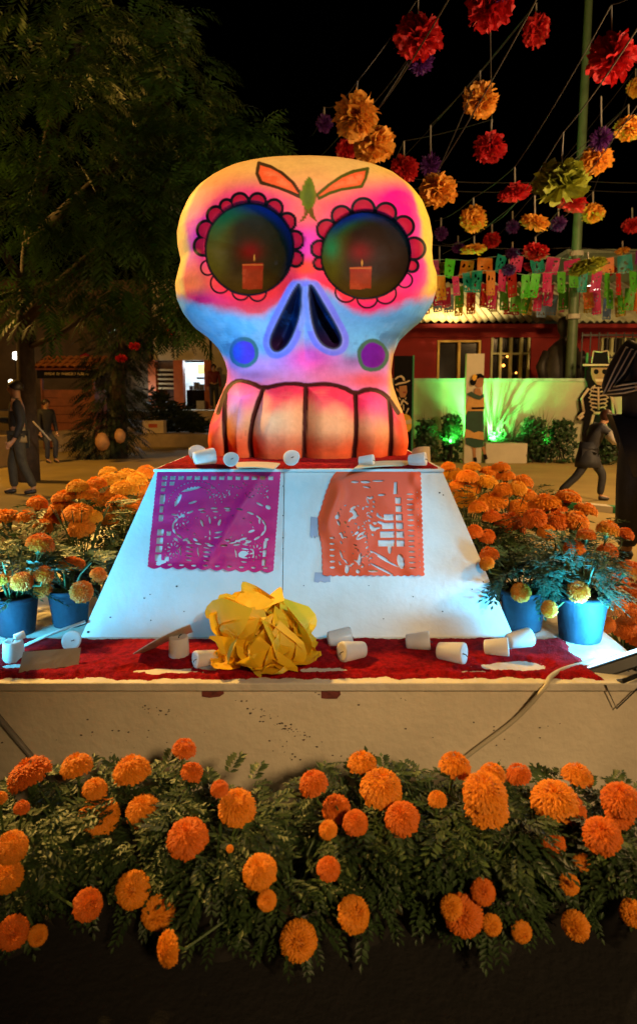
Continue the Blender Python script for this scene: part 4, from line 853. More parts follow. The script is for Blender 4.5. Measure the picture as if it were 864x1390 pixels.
    for q in (-1, 1): hm = MB().lathe([(.001, -.008*h), (.008*h, -.003*h), (.008*h, .003*h), (.001, .008*h)], 8, Matrix.Translation(W["face"]+s*q*.022*h+f*.053*h+Vector((0, 0, .006*h)))).build("eye", M_black, t, True)
    return t, W
M_dkj = mat("dark_jacket", (.018,.018,.02), .7, .3, 20, .3); M_dkt = mat("olive_trousers", (.05,.045,.03), .8, .3, 20); M_jean = mat("dark_jeans", (.03,.032,.04), .8, .3, 20); M_shoe = mat("dark_shoe", (.02,.017,.015), .5)
M_trk = mat("black_tracksuit", (.022,.024,.034), .6, .3, 18, .2); M_whs = mat("white_sleeve", (.6,.55,.48), .7)
M_khaki = mat("khaki_shirt", (.32,.24,.11), .8, .2, 20)
b0 = gz(30, 671); hh = 1.47
man, W = person("man in a dark jacket carrying a white cup across the plaza at the left", b0, hh, dict(elR=(.17,.02,.64), wrR=(.10,.18,.66), haR=(.08,.215,.675), elL=(-.14,-.04,.64), wrL=(-.135,.02,.5), knR=(.055,.07,.28), anR=(.06,.06,.045), toR=(.066,.15,.018), knL=(-.055,-.02,.28), anL=(-.06,-.11,.05), toL=(-.066,-.02,.018)), (-.95, -.35), M_dkj, M_dkt, M_shoe)
bp_ = MB().tube([W["pelvis"]+Vector((.06, -.06, .1)), W["pelvis"]+Vector((.07, -.06, -.02)), W["pelvis"]+Vector((.06, -.06, -.09))], [.05, .07, .075], 10).build("shirt_tail", M_khaki, man, True)
cp_ = b0+W["haR"]; tag(MB().lathe([(.001, 0), (.034, 0), (.042, .11), (.039, .112), (.034, .02), (.001, .02)], 20).build("cup", mat("white_paper_cup", (.75,.70,.6), .6), None, True, cp_+Vector((-.04, -.045, -.03))), "white paper cup held by the man at the left", "cup")
rod("thin_stick", "thin pale stick slanting down behind the man at the left", "stick", [at(45, 572, 8.5), at(69, 598, 8.4)], .012, M_card)
p1 = gz(66, 628); person("person in dark clothes with bent knees by the low planter, right of the man", p1, 1.25, dict(pelvis=(0,-.06,.45), hiR=(.05,-.05,.44), hiL=(-.05,-.05,.44), knR=(.07,.12,.34), knL=(-.07,.13,.34), anR=(.06,.08,.05), anL=(-.06,.1,.05), toR=(.06,.18,.018), toL=(-.06,.2,.018)), (.8, -.6), M_dkj, M_jean, M_shoe)
p2 = at(291, 566, 19.62); p2.z = .98; person("person in a dark red jacket standing on the terrace, half behind the skull", Vector((p2.x, p2.y, .98)), 1.35, dict(), (.3, -1), mat("dark_red_jacket", (.14,.012,.012), .7), M_jean, M_shoe)
b1 = gz(797, 680); hh = 1.16
kid, W = person("running child in a dark dress with pale sleeves, one leg stretched back", b1, hh, dict(pelvis=(0,-.02,.50), spine=(0,.01,.60), chest=(0,.06,.71), neck=(0,.10,.79), head=(0,.125,.84), face=(0,.145,.885), top=(0,.14,.93), shR=(.10,.08,.775), shL=(-.10,.05,.775), elR=(.15,.20,.66), wrR=(.12,.33,.64), haR=(.11,.37,.64), elL=(-.15,-.03,.63), wrL=(-.16,.06,.54), haL=(-.16,.08,.51),
    hiR=(.05,-.02,.48), knR=(.05,-.13,.27), anR=(.05,-.30,.09), toR=(.05,-.33,.02), hiL=(-.05,0,.48), knL=(-.05,.15,.28), anL=(-.05,.13,.045), toL=(-.05,.23,.018)), (1, -.15), M_trk, M_trk, M_shoe, mat("auburn_hair", (.05,.016,.008), .5), 1.2)
MB().tube([W["elR"].lerp(W["shR"], .5), W["elR"], W["wrR"]], [.07, .075, .06], 12).build("sleeve", M_whs, kid, True)
MB().lathe([(.085*hh, .62*hh), (.10*hh, .52*hh), (.125*hh, .43*hh), (.13*hh, .36*hh), (.12*hh, .36*hh), (.08*hh, .5*hh)], 18, Matrix.Translation((W["pelvis"].x, W["pelvis"].y, 0)), .04).build("skirt", M_trk, kid, True)
# the big dark figure cut by the right edge
b2_ = gz(880, 765); hh = 1.86; X_ = lambda px, py, Y: at(px, py, Y)-b2_
Yb = b2_.y
def loc_(v, fc):
    f = Vector((fc[0], fc[1], 0)).normalized(); s = Vector((f.y, -f.x, 0)); return (v.dot(s)/hh, v.dot(f)/hh, v.z/hh)
fc = (.35, 1.)
shp, elp, wrp = X_(853, 474, Yb), X_(823, 532, Yb-.06), X_(866, 524, Yb-.20)
big, W = person("tall figure in a black tracksuit with white sleeve stripes, cut by the right picture edge", b2_, hh, dict(shL=loc_(shp, fc), elL=loc_(elp, fc), wrL=loc_(wrp, fc), haL=loc_(wrp+Vector((.09,-.01,.0)), fc), hiL=(-.07,0,.50), knL=(-.082,.01,.28), anL=(-.085,0,.045), toL=(-.09,.1,.018), spine=(-.02,0,.63), pelvis=(-.015,0,.53), bulk=(1.5,0,0)), fc, M_trk, M_trk, M_shoe)
M_strp = mat("white_stripe", (.75,.68,.56), .6, .05)
sh, el, wr = W["shL"], W["elL"], W["wrL"]; dn = (Vector((0, 0, EYE))-b2_-el).normalized()
for k in range(3):
    o_ = (k-1)*.028; a1 = (el-sh).normalized(); p1_ = dn.cross(a1).normalized(); a2 = (wr-el).normalized(); p2_ = dn.cross(a2).normalized()
    MB().tube([W["neck"]+Vector((-.05, -.02, -.03))+dn*.05, sh+dn*.078+p1_*(o_*1.3+.012), sh.lerp(el, .5)+dn*.078+p1_*(o_*1.2+.01), el+dn*.068+(p1_+p2_).normalized()*(o_*1.5+.01), el.lerp(wr, .5)+dn*.058+p2_*o_, wr+dn*.05+p2_*o_*.8], .0065, 6).build("sleeve_stripe", M_strp, big, True)
# ------------------------------------------------------------------ right background
def box_at(mb, x0, x1, y0, y1, Y, dep):
    """block whose front shows as the photo rectangle"""
    a, b2 = at(x0, y1, Y), at(x1, y0, Y); mb.box(a.x, b2.x, Y, Y+dep, a.z, b2.z); return mb
YW = 13.3
M_wallc = mat("cream_garden_wall", (.46,.45,.30), .8, .12, 1.5, .3, 20); M_cap = mat("wall_cap", (.42,.40,.33), .8)
a, b2 = at(520, 515, YW), at(960, 515, YW)
t = thing("garden_wall", "low cream wall lit green from its foot, in front of the red building", "wall", (a.x, YW, 0))
MB().box(0, b2.x-a.x, 0, .22, 0, a.z-.04).build("wall_face", M_wallc, t); MB().box(-.03, b2.x-a.x, -.03, .25, a.z-.038, a.z+.02).build("coping", M_cap, t)
YR = 17.; M_red = mat("dark_red_wall", (.27,.009,.006), .75, .15, 2, .2, 20); M_roof = mat("corrugated_sheet", (.50,.42,.22), .5, .25, 3)
a, b2 = at(380, 437, YR), at(980, 437, YR); eave = a.z
t = thing("red_building", "long dark red building with a corrugated roof behind the green lit wall", "building", (a.x, YR, 0)); Lb = b2.x-a.x
m_frw = mat("yellow_window_frame", (.8,.52,.08), .5, .1); m_frg = mat("pale_green_frame", (.62,.64,.32), .6, .1); m_dark = mat("dark_glass", (.02,.018,.015), .12, .2, spec=.7)
wins = [(592, 652, 462, 522, (622,), (), m_frw, 3.2), (664, 719, 455, 522, (678, 692, 706), (480,), m_frg, 4.), (812, 880, 456, 522, (828, 845, 862), (480,), m_frg, 4.)]
edges_ = [0.]; 
for (x0, x1, y0, y1, *_r) in wins: edges_ += [at(x0, 500, YR).x-a.x, at(x1, 500, YR).x-a.x]
edges_.append(Lb); zt = [at(0, w_[2], YR).z for w_ in wins]
for i in range(0, len(edges_), 2): MB().box(edges_[i], edges_[i+1], 0, .2, 0, eave-.06).build("wall", M_red, t)
for i, z in enumerate(zt): MB().box(edges_[2*i+1], edges_[2*i+2], 0, .2, z, eave-.06).build("wall", M_red, t)
MB().box(0, Lb, -.06, -.001, eave-.40, eave-.33).build("ledge", M_red, t)
for (x0, x1, y0, y1, vm, hm_, mf, th_) in wins:
    mb = MB(); p0, p1 = at(x0, y1, YR), at(x1, y0, YR); w0 = .05; wx0, wx1, wz0, wz1 = p0.x-a.x, p1.x-a.x, p0.z, p1.z
    mb.box(wx0, wx0+w0, -.04, .1, wz0, wz1).box(wx1-w0, wx1, -.04, .1, wz0, wz1).box(wx0+w0, wx1-w0, -.04, .1, wz1-w0, wz1)
    for v in vm: xx = at(v, 500, YR).x-a.x; mb.box(xx-.03, xx+.03, -.03, .09, wz0, wz1-w0-.001)
    for v in hm_: zz = at(0, v, YR).z; mb.box(wx0+w0, wx1-w0, -.02, .08, zz-.025, zz+.025)
    fw_ = mb.build("window", mf, t)
    xs_ = [wx0+w0]+[at(v, 500, YR).x-a.x for v in vm]+[wx1-w0]
    for i in range(len(xs_)-1): MB().box(xs_[i], xs_[i+1], .11, .12, wz0, wz1-.01).build("pane", m_dark, fw_)
    MB().box(wx0, wx1, .14, .16, wz0-.3, wz1).build("curtain", mat("dim_curtain", (.10,.07,.03), .9, .5, 3), t)
m_lit = mat("lit_lantern", (.9,.4,.05), .5, emit=(1., .38, .06), es=4.)
for q, r_ in (((683, 496), .045), ((688, 484), .035), ((700, 506), .03)):
    p = at(q[0], q[1], YR-.1); MB().lathe([(.001, -r_), (r_*.8, -r_*.5), (r_, 0), (r_*.8, r_*.5), (.001, r_)], 10, Matrix.Translation((p.x-a.x, -.08, p.z))).build("lantern", m_lit, t, True)
# corrugated roof: each sheet is its own part
zr = at(500, 384, YR+3.2).z; r = random.Random(3); sx = 0; k = 0
cols = [M_roof, mat("worn_clear_sheet", (.62,.55,.36), .4, .2, 3), mat("rusty_sheet", (.34,.24,.10), .6, .3, 4)]
while sx < Lb+.2:
    wd = .78; mb = MB(); V = []; Fs = []; n = 17; tl = r.uniform(-.012, .012)
    for i in range(n):
        xx = sx+wd*i/(n-1); zz = .035*math.cos(i*math.pi/2)+(.006 if k % 2 else 0)
        V += [(xx, -.45, eave-.05+zz), (xx, 3.2, zr+zz+tl)]
    for i in range(n-1): Fs.append((2*i, 2*i+2, 2*i+3, 2*i+1))
    mb.add(V, Fs).build("roof_sheet", cols[r.choice((0, 0, 1, 2))], t); sx += wd-.05; k += 1
MB().box(0, Lb, -.44, -.40, eave-.20, eave-.10).build("fascia", M_red, t)
lamp("roof_lamp", 'SPOT', tuple(at(604, 384, 15.9)), tuple(at(598, 408, 18.6)), 1100, (1., .80, .42), .12, 120, .9)
lamp("roof_lamp", 'SPOT', tuple(at(806, 380, 15.6)), tuple(at(800, 410, 18)), 110, (1., .78, .38), .12, 120, .9)
fx = thing("roof_floodlight", "small glowing white floodlight among the paper flags on the right", "floodlight", at(805, 392, 15.6))
M_glow = mat("white_glow", (.9,.9,.8), .4, emit=(1., .95, .8), es=6.)
MB().box(-.14, .14, -.02, .0, -.06, .10, Matrix.Rotation(R(-14), 4, 'Y')).build("lens", M_glow, fx); MB().box(-.16, .16, .001, .07, -.08, .12, Matrix.Rotation(R(-14), 4, 'Y')).build("housing", M_black, fx); MB().tube([(0, .05, .1), (0, .12, .45)], .015, 5).build("bracket", M_black, fx)
t = thing("far_building", "plain olive building wall rising behind the red building's roof", "building", at(690, 500, 24.)*1)
t.location.z = 0; zt_ = at(0, 345, 24.).z; x1_ = at(1000, 400, 24.).x-t.location.x; x0_ = at(770, 400, 24.).x-t.location.x
MB().box(x0_, x1_, 0, 4, 0, zt_).build("wall", mat("olive_plaster", (.20,.22,.10), .8, .15, 2), t); MB().box(x0_-.15, x1_, -.15, 4.1, zt_+.002, zt_+.14).build("parapet", mat("pale_parapet", (.36,.36,.2), .8), t)
# lamp post
pb = at(773, 515, 14.4); ptop = at(799, -14, 14.0)
t = thing("flag_pole", "tall pale green metal pole leaning slightly right, carrying the cables", "pole", (pb.x, pb.y, 0))
MB().tube([(0, 0, 0), (0, 0, pb.z), ptop-Vector((pb.x, pb.y, 0)), ptop-Vector((pb.x, pb.y, 0))+Vector((.1, 0, 1.2))], [.13, .115, .075, .065], 12).build("shaft", mat("olive_painted_metal", (.09,.14,.07), .5, .2, 5), t, True)
for py in (430, 345): q = at(np.interp(py, [0, 515], [798, 773]), py, 14.3)-Vector((pb.x, pb.y, 0)); MB().lathe([(.10, -.05), (.15, -.05), (.15, .05), (.10, .05)], 14, Matrix.Translation(q)).build("collar", M_cap, t)
# bust on its plinth
p = at(762, 515, 14.9); t = thing("bust_statue", "dark bronze bust of a standing figure behind the green lit wall", "statue", (p.x, 14.9, 0)); s_ = mpp(p); M_brz = mat("dark_bronze", (.025,.02,.015), .5, .4, 10, .3)
def zz(py): return at(0, py, 14.9).z
prof = [(28*s_, zz(530)), (28*s_, zz(505)), (25*s_, zz(488)), (20*s_, zz(473)), (12*s_, zz(465)), (6*s_, zz(460)), (6*s_, zz(456)), (9.5*s_, zz(450)), (11*s_, zz(441)), (9*s_, zz(433)), (4*s_, zz(430))]
mb = MB().lathe(prof, 22); mb.v = [(x, y*.62-(.05 if z > zz(457) else 0)+(-.03 if y < 0 and zz(444) < z < zz(438) else 0), z) for x, y, z in mb.v]; mb.build("figure", M_brz, t, True)
MB().tube([(0, -11*s_*.7-.03, zz(440)), (0, -11*s_*.7-.075, zz(446)), (0, -11*s_*.7-.03, zz(447))], [.01, .03, .015], 6).build("nose", M_brz, t, True)
for q in (-1, 1): MB().tube([(q*22*s_, 0, zz(478)), (q*30*s_, -.05, zz(498)), (q*26*s_, -.12, zz(520))], [.1, .12, .1], 10).build("arm", M_brz, t, True)
bevel(MB().box(-.42, .42, -.3, .3, 0, zz(531)).build("pedestal", mat("dark_stone", (.10,.08,.06), .8, .3, 5), t), .02)
# railing by the bust
p0, p1 = at(786, 515, 14.2), at(880, 455, 14.2); t = thing("railing", "dark iron railing beside the bust behind the wall", "railing", (p0.x, 14.2, 0))
for z in (p1.z, (p1.z+p0.z)/2): MB().box(0, p1.x-p0.x, -.02, .02, z-.02, z+.02).build("rail", M_black, t)
for i in range(9): x = (p1.x-p0.x)*i/8; MB().box(x-.012, x+.012, -.035, -.021, 1., p1.z+.06).build("baluster", M_black, t)
# ---------------------------------------------------------------- painted cut-out panels
M_pale = mat("pale_panel", (.62,.56,.42), .7, .08, 3); M_dgr = mat("bottle_green_paint", (.01,.06,.03), .6, .2, 8); M_ochre = mat("ochre_paint", (.62,.33,.08), .6, .15, 8); M_tan = mat("tan_skin_paint", (.40,.18,.06), .6, .1, 8)
M_ink = mat("black_paint", (.007,.006,.007), .8, .2, 10, spec=.1); M_bone = mat("bone_paint", (.62,.50,.33), .6, .1, 10); M_ylw = mat("yellow_paint", (.78,.42,.02), .6, .1, 8); M_grn = mat("green_edge_paint", (.02,.22,.09), .6)
def flat(name, m, pts, Y, lay_, t, th_=.012, lab=None):
    """a painted shape cut from board, lay_ millimetres proud of the panel"""
    P = [at(x, y, Y) for x, y in pts]; l = t.location
    o = MB().prism([(p.x-l.x, p.z-l.z) for p in P], Y-l.y-lay_/1000-th_, Y-l.y-lay_/1000).build(name, m, t)
    if lab: o["label"] = lab
    return o
def oval(cx, cy_, rx_, ry_, n=14, a0=0): return [(cx+rx_*math.cos(2*math.pi*k/n+a0), cy_+ry_*math.sin(2*math.pi*k/n+a0)) for k in range(n)]
Yp = gz(650, 629).y; p = gz(645, 629); c2_ = lambda x, y: (580+x*.2083, 440+y*.2083)
t = thing("dancer_panel", "tall pale panel painted with a woman in a green dress, on an L shaped block", "panel", (p.x, Yp, 0))
def F_(name, m, pts, l_, **k): return flat(name, m, [c2_(*q) for q in pts], Yp, l_, t, **k)
q0, q1 = at(629, 629, Yp), at(657, 480, Yp); MB().box(q0.x-p.x, q1.x-p.x, 0, .12, 0.003, q1.z).build("board", M_pale, t)
q0, q1 = at(658, 629, Yp), at(715, 602, Yp); MB().box(q0.x-p.x+.002, q1.x-p.x, -.01, .35, 0.003, q1.z).build("block", M_pale, t)
F_("leg", M_tan, [(290,800),(312,800),(312,880),(296,880)], 1); F_("leg", M_tan, [(350,798),(372,796),(382,860),(366,862)], 1); F_("shoe", M_ink, [(296,870),(314,866),(320,895),(300,898)], 14); F_("shoe", M_ink, [(360,850),(380,846),(388,878),(368,884)], 14)
F_("skirt", M_dgr, [(258,566),(362,566),(364,700),(360,800),(300,806),(246,782),(242,690),(244,600)], 2); F_("ruffle", M_ochre, [(243,682),(270,690),(300,708),(330,698),(362,704),(362,755),(330,750),(290,742),(262,738),(242,742)], 15)
F_("blouse", M_ochre, [(268,465),(300,455),(350,452),(366,470),(366,566),(262,568),(246,590),(244,540)], 2); F_("collar", M_dgr, [(250,455),(282,440),(310,456),(340,466),(362,452),(366,474),(335,494),(300,484),(262,464)], 15); F_("sash", M_ink, [(286,542),(366,540),(366,552),(286,554)], 15)
F_("neck", M_tan, [(306,418),(338,418),(350,456),(330,466),(300,452)], 15); F_("face", M_tan, [(310,350),(345,342),(362,352),(366,385),(350,410),(325,415),(308,400)], 2); F_("hair", M_ink, [(300,345),(316,326),(345,322),(364,338),(366,352),(340,348),(318,358),(310,390),(296,402),(278,395),(272,372),(286,360)], 16); F_("hair_flower", M_ylw, [c for c in ((290,332),(306,326),(318,340),(312,362),(296,370),(284,352))], 30)
Yp2 = 12.5; p = at(546, 612, Yp2); t = thing("musician_panel", "dark green edged panel painted with a moustached man in a white hat and yellow drum", "panel", (p.x, Yp2, 0)); c3 = lambda x, y: (520+x*.1007, 470+y*.1007)
def F_(name, m, pts, l_, **k): return flat(name, m, [c3(*q) for q in pts], Yp2, l_, t, **k)
q0, q1 = at(533, 612, Yp2), at(560.5, 483, Yp2); MB().box(q0.x-p.x, q1.x-p.x, 0, .06, 0, q1.z).build("board", M_ink, t); q0 = at(557.5, 612, Yp2); MB().box(q0.x-p.x, q1.x-p.x+.02, -.012, -.001, 0, q1.z+.01).build("edge_strip", M_grn, t)
F_("hat_brim", M_bone, [(155,515),(210,490),(290,478),(350,455),(356,470),(300,498),(220,512),(160,530)], 2); F_("hat_crown", M_bone, [(150,440),(180,410),(240,390),(280,420),(290,465),(265,465),(250,425),(215,415),(160,455)], 2)
F_("face", M_tan, [(210,540),(310,528),(318,620),(290,690),(230,690),(210,630)], 2); F_("ear", M_tan, [(165,560),(200,580),(208,625),(180,600)], 2); F_("moustache", mat("red_brown_paint", (.25,.05,.02), .6), [(255,612),(300,606),(306,632),(262,636)], 15)
F_("collar", M_bone, [(200,680),(230,715),(225,725),(205,712)], 15); F_("collar", M_bone, [(310,680),(282,715),(300,715)], 15); F_("neckerchief", M_bone, [(265,715),(335,770),(325,790),(270,745),(240,800),(222,795),(240,735)], 2)
F_("lapel", M_bone, [(160,700),(250,890),(235,910),(165,730)], 2); F_("lapel", M_bone, [(330,830),(345,840),(310,910),(298,900)], 2); F_("shirt", M_bone, [(262,780),(276,790),(276,870),(262,860)], 2)
F_("drum", M_ylw, [(230,920),(300,910),(350,940),(378,990),(375,1100),(340,1150),(290,1160),(255,1100)], 16); F_("drum_band", M_bone, [(240,1010),(370,985),(372,1040),(252,1060)], 30)
Yp3 = 11.0; p = gz(806, 624); Yp3 = p.y; t = thing("skeleton_cutout", "cut-out skeleton in a tall black hat with bony ribs, behind the running child", "cutout figure", (p.x, Yp3, 0)); c4 = lambda x, y: (740+x*.2157, 440+y*.2157)
def F_(name, m, pts, l_, **k): return flat(name, m, [c4(*q) for q in pts], Yp3, l_, t, **k)
F_("board", M_ink, [(205,470),(235,420),(262,390),(250,330),(252,290),(285,275),(225,268),(228,250),(285,248),(300,165),(345,168),(390,160),(400,250),(440,255),(395,275),(400,330),(380,385),(415,450),(440,560),(440,610),(420,640),(410,850),(360,860),(330,700),(285,860),(240,860),(230,700),(240,610),(195,600),(195,570),(215,540)], 0, th_=.03)
F_("hat_band", M_bone, [(228,252),(395,252),(395,263),(228,263)], 31, th_=.008)
def bone(pts, r_, lay_=31):
    P = [at(*c4(*q), Yp3-.03)-t.location for q in pts]; return MB().tube(P, r_, 6).build("bone", M_bone, t, True)
M_b = 0.018
bone([(300,170),(288,245)], .012); bone([(300,170),(345,176),(388,166)], .012); bone([(392,168),(398,245)], .012)
for q in (-1, 1):
    bone([(330+q*22,385+0),(330+q*34,410)], .016)
F_("skull", mat("shaded_bone_paint", (.34,.22,.10), .6, .2, 10), [(280,275),(390,275),(395,320),(375,375),(345,388),(315,380),(290,350),(278,310)], 31, th_=.02)
for q in (310, 362): F_("eye_socket", M_ink, [(q+17*math.cos(k*.9), 300+17*math.sin(k*.9)) for k in range(7)], 52, th_=.004)
F_("teeth", M_bone, [(302,345),(370,345),(366,362),(308,362)], 52, th_=.006); bone([(330,395),(332,540)], .02)
for k in range(6):
    y = 402+k*25; w_ = 62-abs(k-2)*5
    for q in (-1, 1): bone([(331+q*8, y), (331+q*w_*.7, y-6), (331+q*w_, y+10), (331+q*w_*.55, y+24)], .017)
for L_ in ([(268,405),(225,465),(238,555)], [(395,405),(418,480),(425,570)], [(238,555),(205,585)], [(425,570),(432,620)], [(300,560),(365,560)], [(300,570),(268,690),(270,800)], [(365,570),(385,690),(380,820)]): bone(L_, .03)
bone([(200,580),(215,600),(235,575)], .03)
rod("walking_cane", "pale cane standing diagonally beside the skeleton cutout's leg", "cane", [at(825, 596, Yp3-.14), at(815, 628, Yp3-.2)], .025, M_bone)
for x0, x1, y0, nm in ((788, 798, 479, "bright green board standing behind the skeleton cutout's hat"), (826, 838, 520, "narrow green board standing right of the skeleton cutout")):
    q0, q1 = at(x0, 625, Yp3+.5), at(x1, y0, Yp3+.5); tag(MB().box(-(q1.x-q0.x)/2, (q1.x-q0.x)/2, 0, .04, 0, q1.z).build("green_board", mat("bright_green_paint", (.05,.45,.12), .6), None, False, ((q0.x+q1.x)/2, q0.y, 0)), nm, "board")
# kerb
p0, p1 = gz(768, 690), gz(900, 704); t = thing("green_tinted_kerb", "low pale kerb with green light put into its colour across the plaza behind the tall figure", "kerb", (p0.x, p0.y, 0)); d_ = (p1-p0)
for k in range(4): a_, b_ = d_*(k/4+.003), d_*((k+1)/4-.003); MB().hexa([(a_.x, a_.y, 0.0), (b_.x, b_.y, 0.0), (b_.x, b_.y, .07), (a_.x, a_.y, .07)], (0, .16, 0)).build("kerb_stone", (M_grn, M_pale)[k % 2 if k < 2 else 0], t)  # green stones carry the coloured light in their paint
# ---------------------------------------------------------------- planter shrubs, grasses, green uplights
M_shr = mat("shrub_leaf", (.035,.075,.025), .5, .4, 9, transl=.2); M_grs = mat("tall_grass", (.10,.10,.04), .6, .3, 5, transl=.2)
def shrub(label, x0, x1, y0, Y, dep, n, sz, seed, m=M_shr, group="shrubs along the green lit wall"):
    r = random.Random(seed); a = at(x0, y0, Y); b2 = at(x1, y0, Y); cx = (a.x+b2.x)/2; rx_ = (b2.x-a.x)/2; hz = a.z; t = thing("shrub", label, "shrub", (cx, Y, 0), group); mb = MB(); 
    for k in range(n):
        z = hz*(r.random()**.7); q = math.sqrt(max(.05, 1-(z/hz)**2*.7)); th_ = r.uniform(0, 6.283); rad = math.sqrt(r.uniform(.15, 1))*q*(.85+.3*mnoise.noise((th_, z*4, seed)))
        c = Vector((rx_*rad*math.cos(th_), dep*rad*math.sin(th_), max(.03, z+.08*mnoise.noise((th_*2, seed, z))))); d = Vector((r.gauss(0, 1), r.gauss(0, 1), r.gauss(.3, .8))).normalized(); s = d.orthogonal().normalized()*sz*.45; L_ = sz*r.uniform(.7, 1.4); nn = d.cross(s).normalized()*sz*.12
        mb.add([c, c+d*L_*.5+s+nn, c+d*L_, c+d*L_*.5-s+nn, c+d*L_*.5], [(0,1,4),(1,2,4),(2,3,4),(3,0,4)])
    mb.build("foliage", m, t)["kind"] = "stuff"; st = MB()
    for k in range(6): st.tube([(r.uniform(-.3, .3)*rx_, 0, 0), (r.uniform(-.7, .7)*rx_, r.uniform(-.4, .4)*dep, hz*.7)], .012, 4)
    st.build("stem", M_bark, t); return t
shrub("bright green lit shrub right of the musician panel", 561, 598, 572, 12.7, .3, 500, .09, 1)
shrub("brightest green shrub left of the dancer panel", 594, 632, 566, 12.75, .32, 520, .09, 2)
shrub("low green shrub behind the dancer panel's block", 656, 700, 588, 12.85, .25, 420, .08, 3)
shrub("dark leafy shrub right of the dancer panel's block", 700, 748, 570, 12.7, .35, 620, .09, 4)
shrub("dark leafy shrub left of the skeleton cutout", 738, 786, 572, 12.6, .35, 600, .09, 5)
shrub("green lit shrub low behind the child's legs", 806, 836, 590, 12.3, .3, 400, .09, 6)
shrub("shrub at the wall foot behind the tall figure", 836, 890, 575, 12.6, .35, 500, .09, 7)
def grass_tuft(label, px, y0, Y, n, spread, seed):
    r = random.Random(seed); h = at(px, y0, Y).z; b0 = at(px, y0, Y); t = thing("grass_tuft", label, "ornamental grass", (b0.x, Y, 0), "tall grasses along the green lit wall"); mb = MB()
    for k in range(n):
        a = r.uniform(0, 6.28); sp_ = r.gauss(0, spread); hh_ = h*r.uniform(.6, 1.05); w_ = .011; P = [Vector((sp_*.15+.05*math.cos(a), .05*math.sin(a), 0)), Vector((sp_*.45, .12*math.sin(a), hh_*.6)), Vector((sp_*(1+.3*r.random()), .2*math.sin(a), hh_*(1-.1*abs(sp_)/spread)))]
        s = Vector((1, 0, 0))*w_; mb.add([P[0]-s, P[0]+s, P[1]+s, P[1]-s, P[2]], [(0,1,2,3), (3,2,4)])
    mb.build("blade", M_grs, t)["kind"] = "stuff"; return t
for i, (px, y0, Y, n, sp_, lb) in enumerate(((606, 545, 13.0, 16, .12, "thin grass tuft left of the dancer panel"), (668, 528, 13.05, 30, .5, "wide spreading grass tuft right of the dancer panel"), (690, 555, 12.9, 24, .3, "low arching grass over the dancer panel's block"), (720, 556, 12.9, 18, .14, "short upright grass between the two dark shrubs"), (738, 544, 12.95, 22, .2, "taller brown grass in front of the wall's right part"), (575, 548, 13., 12, .1, "sparse grass next to the musician panel"))): grass_tuft(lb, px, y0, Y, n, sp_, 40+i)
for nm, q, aim, e_, cone in (("green_uplight", (668, 597), (700, 495), 1000, 150), ("green_uplight", (612, 600), (605, 500), 520, 140), ("green_uplight", (740, 602), (742, 500), 60, 100), ("green_uplight", (822, 604), (824, 575), 26, 60)):
    pz = at(*q, 12.55 if q[0] != 668 else 12.7); lamp(nm, 'SPOT', (pz.x, pz.y, max(.12, pz.z)), tuple(at(*aim, YW)), e_, GREEN if q[0] != 668 else (.12, 1., .2), .05, cone, .9)
    uu = thing("green_spotlight", {668: "small green spotlight hidden behind the dancer panel's block", 612: "small green spotlight hidden in the shrub left of the dancer panel", 740: "small green spotlight in the dark shrub right of the block", 822: "small green spotlight hidden behind the child's legs"}[q[0]], "spotlight", (pz.x, pz.y-.03, 0)); MB().tube([(0, 0, 0), (0, 0, max(.12, pz.z)-.05)], .02, 6).build("stake", M_black, uu); MB().lathe([(.02, -.09), (.05, -.06), (.055, -.02), (.045, -.02), (.03, -.05)], 12, Matrix.Translation((0, 0, max(.12, pz.z)-.02))).build("lamp_head", M_black, uu)
# ------------------------------------------------------------------ hanging paper pompoms and their cables
PC = dict(red=(.55,.012,.015), orange=(.80,.36,.04), purple=(.10,.012,.16), yellow=(.24,.26,.02), crimson=(.5,.01,.06))
M_pom = {k: mat(k+"_tissue_pompom", v, .6, .25, 9, transl=.3) for k, v in PC.items()}
def pom_mesh(kind, col, seed):
    r = random.Random(seed); V = []; Fs = []; n = 95 if kind != "tinsel" else 150
    for k in range(n):
        z = 1-2*(k+.5)/n; ph = k*2.39996+r.uniform(-.2, .2); q = math.sqrt(1-z*z); d = Vector((q*math.cos(ph), q*math.sin(ph), z)); ta = d.cross(Vector((0, 0, 1))); ta = ta.normalized() if ta.length > .05 else Vector((1, 0, 0)); bb = d.cross(ta)
        an = r.uniform(0, 3.14); sd = ta*math.cos(an)+bb*math.sin(an); up = d.cross(sd); l = r.uniform(.85, 1.12); ww = r.uniform(.22, .36) if kind != "tinsel" else r.uniform(.05, .1)
        if kind == "bell": d = (d+Vector((0, 0, -.55))).normalized()
        if kind == "fan": d = Vector((d.x, d.y, d.z*.45+.12)).normalized()
        o = len(V)
        for i, (a, w_) in enumerate(((.12, .25), (.55, .75), (.85, 1.), (1., .9))):
            c = d*a*l+up*.05*math.sin(i*2+k)*a
            for j in (-1, -.33, .33, 1): V.append(tuple(c+sd*ww*w_*j+d*.07*math.cos(j*7+k)*a*(i > 1)+up*.055*math.sin(j*5+k*2)*a))
        for i in range(3):
            for j in range(3): a = o+i*4+j; Fs.append((a, a+1, a+5, a+4))
    o = MB().add(V, Fs).build("paper_pompom", M_pom[col]); me = o.data; bpy.data.objects.remove(o); return me
PM = {}
